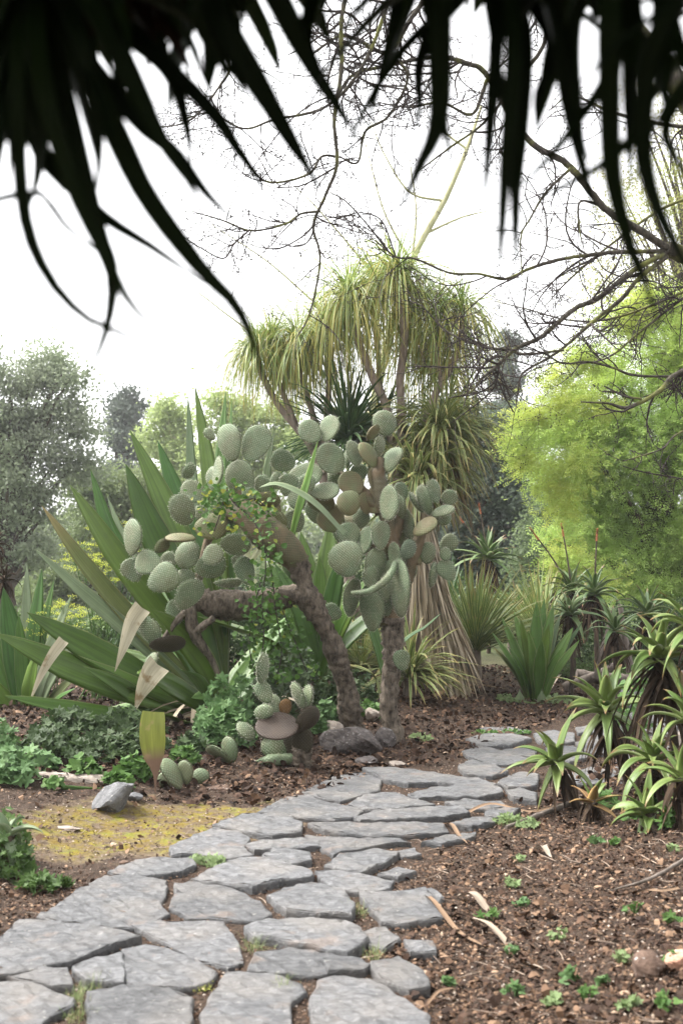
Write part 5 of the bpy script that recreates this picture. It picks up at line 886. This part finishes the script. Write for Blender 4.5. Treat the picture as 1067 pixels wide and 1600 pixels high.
def herbs():
    rs(82)
    DK = crownmat('herb_weed', (.05, .10, .025), (.12, .20, .05), (.08, .14, .04), trans=.25, scale=9)
    herb('leafy_plant', 'mound of blue-green lobed leaves between the big agave base and the stubby prickly pear', 'plant', [(355, 1160, 44, .28, 300), (345, 1150, 38, .42, 230), (375, 1140, 30, .4, 130), (320, 1165, 22, .2, 80)], CB, LOB, .052)
    herb('leafy_plant', 'green ferny weeds at the far left edge in front of the upright agave', 'plant', [(15, 1225, 45, .2, 150), (-20, 1190, 50, .34, 180), (60, 1205, 30, .14, 60)], CB, LOB, .05)
    herb('leafy_plant', 'low green herbs in the shade beneath the big agave leaves, above the grey slab-like rock', 'plant', [(185, 1232, 22, .10, 80), (215, 1215, 30, .14, 110), (130, 1215, 28, .12, 70), (85, 1235, 14, .06, 26)], CG, LOB3, .042)
    herb('leafy_plant', 'green lobed weeds behind the hanging yellow-green leaf, under the big agave', 'plant', [(290, 1195, 20, .12, 70)], CG, LOB, .04)
    herb('leafy_plant', 'pale green leaves between the stubby prickly pear and the boulder', 'plant', [(512, 1140, 22, .26, 130), (500, 1150, 14, .15, 50)], CB, LOB, .045)
    herb('leafy_plant', 'low weeds around the foot of the leaning cactus trunk behind the boulder', 'plant', [(575, 1118, 34, .12, 140), (545, 1120, 20, .14, 80), (600, 1125, 16, .08, 40)], CG, LOB3, .035)
    herb('leafy_plant', 'tiny bright green plant on the mulch right of the upright cactus trunk', 'plant', [(656, 1158, 18, .05, 60)], CSD, LOB3, .022)
    herb('leafy_plant', 'clump of mixed green weeds at the lower left edge around the broken aloe stub', 'plant', [(5, 1370, 50, .2, 150), (60, 1395, 30, .07, 60), (15, 1345, 34, .26, 90), (100, 1390, 14, .05, 24)], DK, LOB, .033)
    herb('leafy_plant', 'row of little green weeds growing along the mossy far flagstone', 'plant', [(760, 1149, 24, .03, 70), (805, 1148, 22, .03, 60)], CG, LOB3, .022)
    herb('leafy_plant', 'green seedlings crowding the gap between two flagstones by the moss patch', 'plant', [(330, 1353, 22, .05, 34), (345, 1358, 14, .05, 20), (305, 1350, 10, .04, 12)], CSD, LOB, .022)
    herb('leafy_plant', 'light green feathery weeds where the mulch meets the flagstones below the leftmost aloe', 'plant', [(795, 1290, 26, .05, 60), (825, 1295, 18, .05, 30)], CSD, LOB, .022)
    herb('leafy_plant', 'green leaves among the aloe stems at the right, under the recurved-leaf aloe', 'plant', [(1045, 1270, 26, .22, 90), (990, 1285, 16, .1, 40), (1040, 1300, 14, .12, 30), (940, 1262, 20, .1, 50)], CG, LOB, .034)
    herb('leafy_plant', 'green climber leaves around the bearded aloe at the right', 'plant', [(985, 1150, 30, .62, 120), (1000, 1130, 20, .75, 50)], CG, HEART, .06)
    herb('leafy_plant', 'bright low plants behind the yucca clump, below the upper left flowering aloe', 'plant', [(715, 1010, 40, .8, 300), (760, 1000, 40, .9, 200)], CSD, LOB3, .06)
    herb('leafy_plant', 'small weeds around the foot of the medium agave', 'plant', [(870, 1100, 26, .08, 70), (790, 1098, 18, .08, 50)], CSD, LOB3, .03)
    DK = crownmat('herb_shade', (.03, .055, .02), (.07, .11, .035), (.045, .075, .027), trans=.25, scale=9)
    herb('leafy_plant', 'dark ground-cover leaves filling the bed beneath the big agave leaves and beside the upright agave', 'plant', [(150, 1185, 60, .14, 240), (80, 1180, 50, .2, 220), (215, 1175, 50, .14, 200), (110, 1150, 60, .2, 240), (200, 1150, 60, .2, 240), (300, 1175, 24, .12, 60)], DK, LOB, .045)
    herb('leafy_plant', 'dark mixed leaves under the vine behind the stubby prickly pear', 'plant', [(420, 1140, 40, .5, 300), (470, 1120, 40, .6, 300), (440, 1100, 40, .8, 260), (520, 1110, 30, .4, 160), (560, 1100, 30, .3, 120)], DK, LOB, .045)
    # fennel-like bloom
    for lab, spots in [('yellow-green flowering fennel between the big agave leaves, tallest clump', [(150, 870), (125, 850), (165, 910), (185, 830), (205, 815), (220, 850), (135, 895), (180, 940), (200, 960), (170, 875), (205, 885), (120, 870), (215, 905)]), ('low yellow-flowered fennel between the upright agave and the big agave at the left', [(75, 955), (100, 950), (65, 975), (110, 965), (90, 985), (125, 955), (55, 1000), (85, 965)])]:
        Y = 10.6; g = P(spots[0][0], 1100, Y); g[2] = float(gh(g[0], g[1])); r = thing('fennel', g, lab, 'plant'); sb, fb = MB(), MB()
        for s in spots:
            e = P(s[0], s[1], Y + random.uniform(-.3, .3)); C, R = tube(sb, [g + RNG.normal(0, .08, 3) * V3(1, 1, 0), (g + e) / 2 + V3(.05, 0, 0), e - V3(0, 0, .08)], [.006, .005, .003], 5, 12)
            for _ in range(9):
                f = e + RNG.normal(0, 1, 3) * V3(.09, .07, .05); tube(sb, [e - V3(0, 0, .08), (e + f) / 2 - V3(0, 0, .02), f], [.002, .0018, .0015], 3, 5); n = 30; pos = f + RNG.normal(0, 1, (n, 3)) * V3(.022, .022, .008); scatter(fb, LEAF[0], LEAF[1], pos, frames(n, 1.0), .014)
        part(sb, 'stem', CG, r); part(fb, 'flower_head', CFL, r, smooth=False)
    # individual seedlings on the right bed
    rs(83); k = 0
    for px, py, h, lab in [(800, 1382, 26, 'pale green seedling beside the light bark strip near the middle of the right bed'), (818, 1412, 22, 'lobed seedling just above the long pale bark strip'), (770, 1432, 30, 'yellowish green seedling cluster touching the pale bark strip'), (873, 1462, 34, 'pale round-leaved seedling alone in the open mulch'), (797, 1487, 26, 'bright seedling right against the forked pale strip'), (990, 1420, 36, 'large lobed seedling near the right edge of the mulch'),
                           (970, 1498, 30, 'pale lobed seedling left of the brown stump at the lower right'), (888, 1530, 34, 'fresh green seedling above a pair of pale ones near the bottom'), (918, 1555, 30, 'bluish green seedling near the bottom, right of the fresh green one'), (868, 1568, 24, 'small bright seedling close to the bottom between pebbles'), (805, 1552, 22, 'tiny seedling lowest of those beside the flagstones'), (1040, 1570, 44, 'leafy seedling in the bottom right corner'), (985, 1572, 30, 'light green seedling left of the bottom right corner plant'),
                           (942, 1540, 18, 'narrow yellow-green sprout between the bluish seedling and the corner'), (1045, 1440, 26, 'pale seedling at the right edge above the stump'), (812, 1343, 22, 'seedling by the small pale leaf below the aloes'), (930, 1313, 26, 'low green seedling under the lowest aloe'), (960, 1318, 18, 'small dark green seedling right of the low one under the lowest aloe'), (1048, 1325, 26, 'round-leaved seedling at the right edge below the aloes'), (700, 1540, 16, 'tiny sprout in soil by the last flagstones'), (1050, 1500, 30, 'spreading green weed behind the brown stump')]:
        herb('seedling', lab, 'seedling', [(px, py + h * .25, h * .45, M(h, 5) * .4, int(5 + h * .22)), (px + random.uniform(-.6, .6) * h, py + h * .3, h * .3, M(h, 5) * .25, 4)], (CSD, CB, CG)[k % 3], (LOB, LOB3)[k % 2], random.uniform(.014, .026), group='seedlings scattered on the mulch'); k += 1
    for px, py, h, lab in [(150, 1535, 30, 'thin grass tuft in the joint at the far left of the near flagstones'), (122, 1560, 14, 'tiny grass tuft beside the cracked corner flagstone'), (400, 1475, 26, 'sparse pale grass tuft between the middle near flagstones'), (560, 1425, 16, 'faint grass tuft right of the rounded flagstone'), (585, 1490, 22, 'dry grass tuft at the right edge of the near flagstones'), (440, 1545, 14, 'short grass tuft in the lower middle joint'), (125, 1590, 20, 'green tuft at the bottom left between flagstones')]:
        g = G(px, py + h * .4); r = thing('grass_tuft', g, lab, 'grass', 'grass tufts between flagstones'); mb = MB(); n = 70; leaves(mb, g + RNG.normal(0, 1, (n, 3)) * V3(.022, .03, 0), RNG.normal(0, .5, (n, 3)) + V3(0, 0, 1), RNG.uniform(.03, .075, n), .0022, 1.2, 5, TH(.2), shape='needle'); part(mb, 'blades', leafmat('grass_blade' + str(px), (.16, .24, .08), (.34, .36, .16)), r)
    # moss pads in the joints
    for px, py, lab in [(312, 1546, 'small cushion of bright moss in a joint near the bottom left'), (185, 1533, 'moss cushion at the left joint between near flagstones')]:
        g = G(px, py); r = thing('moss_cushion', g, lab, 'moss'); mb = MB(); n = 320; pos = g + RNG.normal(0, 1, (n, 3)) * V3(.02, .02, .003) + V3(0, 0, .01); scatter(mb, LEAF[0], LEAF[1], pos, frames(n, .6), .008); part(mb, 'tuft', CFL, r, smooth=False)
vine(); herbs()

# ================================================================ UNDERGROWTH AT MIDDLE DISTANCE
def undergrowth():
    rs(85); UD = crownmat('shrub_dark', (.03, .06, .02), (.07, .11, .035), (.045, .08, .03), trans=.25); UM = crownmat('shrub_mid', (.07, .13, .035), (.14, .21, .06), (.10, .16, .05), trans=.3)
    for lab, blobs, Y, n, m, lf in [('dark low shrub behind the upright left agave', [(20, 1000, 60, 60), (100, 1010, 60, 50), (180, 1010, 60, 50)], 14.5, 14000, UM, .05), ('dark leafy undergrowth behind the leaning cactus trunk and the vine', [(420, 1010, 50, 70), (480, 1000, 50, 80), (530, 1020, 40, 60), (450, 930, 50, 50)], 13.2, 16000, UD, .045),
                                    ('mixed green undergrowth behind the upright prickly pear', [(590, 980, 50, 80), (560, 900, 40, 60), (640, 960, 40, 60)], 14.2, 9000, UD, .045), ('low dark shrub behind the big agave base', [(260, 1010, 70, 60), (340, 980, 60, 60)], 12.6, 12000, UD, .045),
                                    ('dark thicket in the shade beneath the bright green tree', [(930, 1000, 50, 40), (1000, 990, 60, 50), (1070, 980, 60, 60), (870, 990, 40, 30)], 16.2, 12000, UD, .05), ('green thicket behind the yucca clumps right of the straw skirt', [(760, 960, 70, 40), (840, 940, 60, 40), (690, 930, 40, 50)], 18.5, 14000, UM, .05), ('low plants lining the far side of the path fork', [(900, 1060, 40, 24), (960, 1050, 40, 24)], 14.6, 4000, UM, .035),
                                    ('leaf-covered bank under the big agave leaves at the left', [(90, 1165, 60, 30), (180, 1160, 60, 36), (250, 1150, 50, 36)], 10.6, 10000, UM, .035)]:
        c = P(blobs[0][0], 1000, Y); root = thing('shrub', (c[0], Y, float(gh(c[0], Y))), lab, 'shrub'); mb = MB(); cc = crown_cloud(mb, blobs, Y, n, lf, .12, 26, shell=.3); part(mb, 'foliage', m, root, smooth=False)
        mb = MB()
        for j in RNG.choice(len(cc), 24): e = cc[j]; tube(mb, [(e[0] * .8 + c[0] * .2, Y, float(gh(c[0], Y)) - .05), (e * V3(.95, 1, .6)), e], [.015, .01, .004], 5, 8)
        part(mb, 'stem', DBARK, root)
    GREYB = barkmat('grey_dead_wood', (.08, .065, .055), (.24, .20, .17), 16, .3)
    for i, (l, r, lab) in enumerate([([(930, 1060), (945, 1000), (958, 950)], 5, 'short grey dead stem standing under the bright tree, left one'), ([(985, 1050), (975, 1000), (968, 945)], 7, 'thin pale dead stem beside the shaded aloe'), ([(880, 1075), (960, 1040), (1005, 1000)], 7, 'grey fallen branch leaning to the right behind the path fork'), ([(900, 1055), (1000, 1062), (1090, 1050)], 10, 'long weathered log lying across the far side of the path')]):
        Y = 12.8 + i * .25; p = [P(x, y, Y) for x, y in l]; p[0][2] = max(p[0][2], float(gh(p[0][0], Y))); rr = thing('dead_branch', p[0], lab, 'branch'); mb = MB(); tube(mb, p, [M(r, Y), M(r * .8, Y), M(r * .5, Y)], 8, 18, bump=.12); part(mb, 'wood', GREYB, rr)
    rs(86)
    for i, (l, lab) in enumerate([([(1075, 1245), (1010, 1262), (985, 1280)], 'grey-brown aloe stem lying along the ground at the right edge'), ([(905, 1258), (860, 1275), (790, 1302)], 'bare grey stem reaching from the leftmost aloe down to the path'), ([(1090, 1340), (1020, 1382), (960, 1402)], 'thin dry stick at the right edge above the brown stump')]):
        p = [G(x, y) + V3(0, 0, .03) for x, y in l]; rr = thing('dead_branch', p[0], lab, 'branch'); mb = MB(); tube(mb, p, [.02, .017, .01] if i < 2 else [.01, .008, .004], 7, 16, bump=.12); part(mb, 'wood', GREYB, rr)
undergrowth()

# ================================================================ ROCKS, STUMP, STRIPS, LITTER
def rockm(name, c1, c2, sc=14, moss=None):
    t = NT(name); n = t.noise(sc, 6, rough=.65); c = t.ramp(n, [(.3, c1), (.7, c2)]); c = t.mix(t.ramp(t.noise(50, 3), [(.62, 0.0), (.7, .7)]), c, (.42, .40, .38))
    if moss: c = t.mix(t.ramp(t.noise(6, 3), [(.5, 0.0), (.6, .7)]), c, moss)
    return t.prin(c, .85, t.bump(n, .9, .02), .3)
def rock(c, size, mat, lab, rot=0, flat=.0, seed=0, name='rock', facets=9):
    rs(900 + seed); th, ph = np.meshgrid(np.linspace(0, 2 * math.pi, 40, endpoint=False), np.linspace(.02, math.pi - .02, 24)); d = np.stack([np.cos(th) * np.sin(ph), np.sin(th) * np.sin(ph), np.cos(ph)], -1)
    pl = norm(RNG.normal(0, 1, (facets, 3))); off = RNG.uniform(.55, .9, facets); r = np.ones(th.shape)
    for p_, o in zip(pl, off): dp = d @ p_; r = np.minimum(r, np.where(dp > .05, o / np.maximum(dp, .05), 9))
    r = r * (1 + .03 * np.sin(7 * d[..., 0] + 3) * np.sin(9 * d[..., 2]) + RNG.normal(0, .008, r.shape)); V = d * r[..., None] * V3(*size); cr, sr = math.cos(rot), math.sin(rot)
    V = np.stack([V[..., 0] * cr + V[..., 2] * sr, V[..., 1], -V[..., 0] * sr + V[..., 2] * cr], -1) + np.asarray(c); idx = np.arange(V.shape[0] * V.shape[1]).reshape(V.shape[:2]); a = idx[:-1]; b = np.roll(idx, -1, 1)[:-1]; cc = np.roll(idx, -1, 1)[1:]; e = idx[1:]
    mb = MB(); mb.add(V, np.stack([a, e, cc, b], -1).reshape(-1, 4)); o = mb.build(name, mat, None, False, origin=np.asarray(c, float)); tag(o, lab, 'rock'); return o
def rocks():
    rg = rockm('rock_grey', (.075, .075, .078), (.20, .20, .205)); rd = rockm('rock_dark', (.04, .035, .035), (.17, .145, .135), 20); rb = rockm('rock_tan', (.22, .18, .15), (.42, .36, .31)); rbr = rockm('rock_brown', (.05, .03, .022), (.17, .11, .08))
    rock(G(172, 1272) + V3(0, .1, .06), (.17, .14, .09), rg, 'grey angular slab rock tilted at the edge of the mossy patch', -.75, seed=1); rock(G(212, 1252) + V3(0, 0, .02), (.05, .05, .035), rg, 'small grey stone right beside the tilted slab rock', seed=2)
    rock(G(548, 1182) + V3(0, .12, .08), (.25, .20, .15), rd, 'big dark brown boulder between the two cactus trunks', .1, seed=3, facets=12); rock(G(600, 1166) + V3(0, .0, .05), (.10, .10, .10), rd, 'dark knobbly stone at the foot of the upright cactus trunk', seed=4); rock(G(572, 1195) + V3(0, 0, .02), (.09, .08, .05), rd, 'low dark stone in front of the boulder', seed=14)
    rock(G(620, 1198) + V3(0, 0, .01), (.085, .07, .035), rb, 'flat pale stone in front of the upright cactus trunk', seed=5); rock(G(582, 1130) + V3(0, .05, .06), (.08, .06, .07), rb, 'tan stone behind the boulder, between the trunks', seed=6); rock(G(520, 1165) + V3(0, .2, .1), (.09, .07, .08), rb, 'tan upright stone behind the left end of the boulder', seed=7)
    rock(G(1020, 1525) + V3(0, .05, .0), (.09, .08, .07), rbr, 'brown stump-like lump near the lower right corner', seed=8, name='stump_rock'); rock(G(1060, 1512) + V3(0, 0, .01), (.06, .05, .05), rockm('rock_reddish', (.30, .13, .08), (.5, .33, .24)), 'reddish stone at the right edge beside the brown lump', seed=9)
    rock(G(345, 1235) + V3(0, .02, .0), (.10, .06, .04), rbr, 'earthy clod below the fallen cactus pads', seed=10); rock(G(132, 1398) + V3(0, 0, .01), (.03, .03, .045), rbr, 'dark earth clod by the lower left weeds', seed=11); rock(G(195, 1352) + V3(0, 0, .0), (.03, .03, .02), rbr, 'little dark clod on the moss patch edge', seed=12)
    rock(G(110, 1222) + V3(0, .1, 0), (.28, .1, .05), rb, 'pale flat stone in shade beneath the big agave leaves', .1, seed=13); rock(G(1062, 1180) + V3(0, 0, .1), (.07, .07, .08), rb, 'pale pinkish stone at the right edge among the aloes', seed=15); rock(G(100, 1295) + V3(0, 0, 0), (.10, .04, .012), rb, 'thin pale stone chip on the soil left of the tilted slab rock', seed=16)
    STR = leafmat('bark_strip_pale', (.24, .185, .14), (.36, .30, .24), streak=.5, trans=.05, rough=.9, spec=.1); STT = leafmat('bark_strip_tan', (.20, .13, .085), (.30, .21, .14), streak=.5, trans=.05, rough=.9, spec=.1)
    for l, w_, m, lab in [([(712, 1406), (735, 1414), (760, 1426), (790, 1432)], 15, STR, 'whitish strip of dry leaf on the right bed, uppermost'), ([(658, 1402), (690, 1440), (725, 1470), (770, 1490)], 10, STT, 'long tan curved strip reaching from the flagstones into the mulch'), ([(735, 1443), (765, 1465), (790, 1480), (815, 1505), (850, 1533)], 12, STR, 'long pale twisted strip crossing the end of the tan one'), ([(695, 1290), (708, 1305), (730, 1326)], 8, STT, 'short tan strip lying across the flagstone edge'), ([(725, 1278), (770, 1268), (830, 1272), (870, 1262)], 7, STT, 'brown fibrous strip across the upper path below the leftmost aloe'), ([(832, 1330), (850, 1340), (862, 1345)], 12, STR, 'small cream dead leaf below the aloes'), ([(840, 1100), (870, 1060), (885, 1045)], 16, STR, 'crumpled cream dead leaves beside the medium agave'), ([(655, 1096), (720, 1085), (760, 1092)], 10, STT, 'brown dead leaf lying below the straw skirt'), ([(700, 1100), (740, 1075), (790, 1078)], 10, STT, 'curled brown strip behind the straw skirt tips'), ([(1060, 1395), (1020, 1410), (985, 1398)], 6, STT, 'thin brown strip at the right edge of the bed'), ([(668, 1580), (690, 1565), (712, 1555)], 6, STT, 'thin brown strip near the bottom flagstones')]:
        pts = [G(x, y) + V3(0, 0, .02 + .02 * math.sin(i * 1.7)) for i, (x, y) in enumerate(l)]; mb = MB(); strap(mb, pts, M(w_, pts[0][1]), (.2, -.3, 1), 16, WIDE(.35), False, 'strap', wav=.25); o = mb.build('dry_strip', m, None, True, origin=pts[0]); tag(o, lab, 'dead leaf')
rocks()
def litter():
    rs(91); lm = NT('litter'); u, v, r = lm.q(); c = lm.ramp(r, [(0, (.02, .012, .009)), (.35, (.065, .036, .023)), (.62, (.145, .085, .052)), (.85, (.28, .18, .115)), (1, (.46, .37, .28))]); lm = lm.prin(c, .85, None, .25)
    mb = MB(); N = 125000
    y = 3.3 * (15 / 3.3) ** (RNG.random(N) ** .85); x = (RNG.uniform(-.42, .50, N)) * y * 1.0; d = pdist(x, y)
    inpath = (d < .62); keep = ~inpath | (RNG.random(N) < .65)
    m0 = G(235, 1298); dm = np.hypot((x - m0[0]) * .9, (y - m0[1]) * .9); keep &= ~((dm < .95) & (RNG.random(N) < .8)); x, y = x[keep], y[keep]; z = gh(x, y); n = len(x)
    size = RNG.uniform(.006, .022, n) * np.where(RNG.random(n) < .08, 1.7, 1) * np.where(pdist(x, y) < .62, .6, 1); rnd = np.clip(RNG.beta(1.6, 2.2, n), 0, 1)
    scatter(mb, CHIP[0], CHIP[1], np.stack([x, y, z + RNG.uniform(.001, .012, n)], 1), frames(n, .45), size, 0, rnd)
    N = 3600; y = 3.3 * (9 / 3.3) ** RNG.random(N); x = RNG.uniform(-.34, .52, N) * y; k = (pdist(x, y) > .7) & ((x > 0) | (RNG.random(N) < .25)); x, y = x[k], y[k]; n = len(x)
    scatter(mb, CHIP[0] * V3(1, 1.1, 2.2), CHIP[1], np.stack([x, y, gh(x, y) + .008], 1), frames(n, .55), RNG.uniform(.02, .048, n), 0, np.clip(RNG.beta(1.4, 2.2, n), 0, .82))
    N = 21000; y = RNG.uniform(7.2, 15, N); x = RNG.uniform(-.36, .46, N) * y; k = pdist(x, y) > np.where(y > 8.6, .42, .62); x, y = x[k], y[k]; n = len(x)
    scatter(mb, CHIP[0], CHIP[1], np.stack([x, y, gh(x, y) + RNG.uniform(.002, .03, n)], 1), frames(n, .6), RNG.uniform(.02, .065, n), 0, np.clip(RNG.beta(1.3, 3.2, n), 0, 1))
    tag(mb.build('leaf_litter', lm, smooth=False), kind='stuff')
    mb = MB(); N = 9000; y = 3.3 * (9 / 3.3) ** RNG.random(N); x = RNG.uniform(-.34, .34, N) * y; z = gh(x, y); n = N
    scatter(mb, BUD[0] * V3(1, .8, .5), BUD[1], np.stack([x, y, z + .002], 1), frames(n, .3), RNG.uniform(.003, .009, n)); gm = NT('grit'); u, v, r = gm.q(); tag(mb.build('gravel', gm.prin(gm.ramp(r, [(0, (.10, .06, .045)), (.5, (.26, .18, .13)), (1, (.55, .47, .40))]), .8, None, .3), smooth=False), kind='stuff')
    mb = MB()
    for _ in range(900):
        y = 3.4 * (12 / 3.4) ** random.random(); x = random.uniform(-.34, .34) * y
        if pdist(x, y) < .65 and random.random() < .75: continue
        a = random.uniform(0, 3.14); l = random.uniform(.03, .13); z = float(gh(x, y)); p0 = V3(x, y, z + .008); p2 = p0 + V3(math.cos(a), math.sin(a), random.uniform(-.02, .12)) * l; tube(mb, [p0, (p0 + p2) / 2 + RNG.normal(0, .006, 3), p2], [.0022, .002, .001], 4, 5)
    tag(mb.build('twig_litter', leafmat('litter_twig', (.12, .08, .06), (.42, .32, .24), trans=0), smooth=True), kind='stuff')
litter()

def haze():
    mb = MB(); x0, x1, y0, y1, z0, z1 = -230, 230, -215, 290, -1.2, 22
    V = [(x, y, z) for x in (x0, x1) for y in (y0, y1) for z in (z0, z1)]; mb.add(V, [[0, 1, 3, 2], [4, 6, 7, 5], [0, 4, 5, 1], [2, 3, 7, 6], [0, 2, 6, 4], [1, 5, 7, 3]])
    m = bpy.data.materials.new('air'); m.use_nodes = True; t = m.node_tree; t.nodes.clear(); o = t.nodes.new('ShaderNodeOutputMaterial'); v = t.nodes.new('ShaderNodeVolumePrincipled')
    v.inputs['Color'].default_value = (.97, .98, 1, 1); v.inputs['Density'].default_value = HAZE; v.inputs['Anisotropy'].default_value = .3; t.links.new(v.outputs[0], o.inputs['Volume'])
    tag(mb.build('haze', m, smooth=False), kind='stuff')
HAZE = .0011
haze()

for o in bpy.data.objects:
    if o.get('label') and o.parent is None and not 4 <= len(o['label'].replace('-', ' ').split()) <= 16: print('LABEL', o.name, len(o['label'].replace('-', ' ').split()), o['label'])
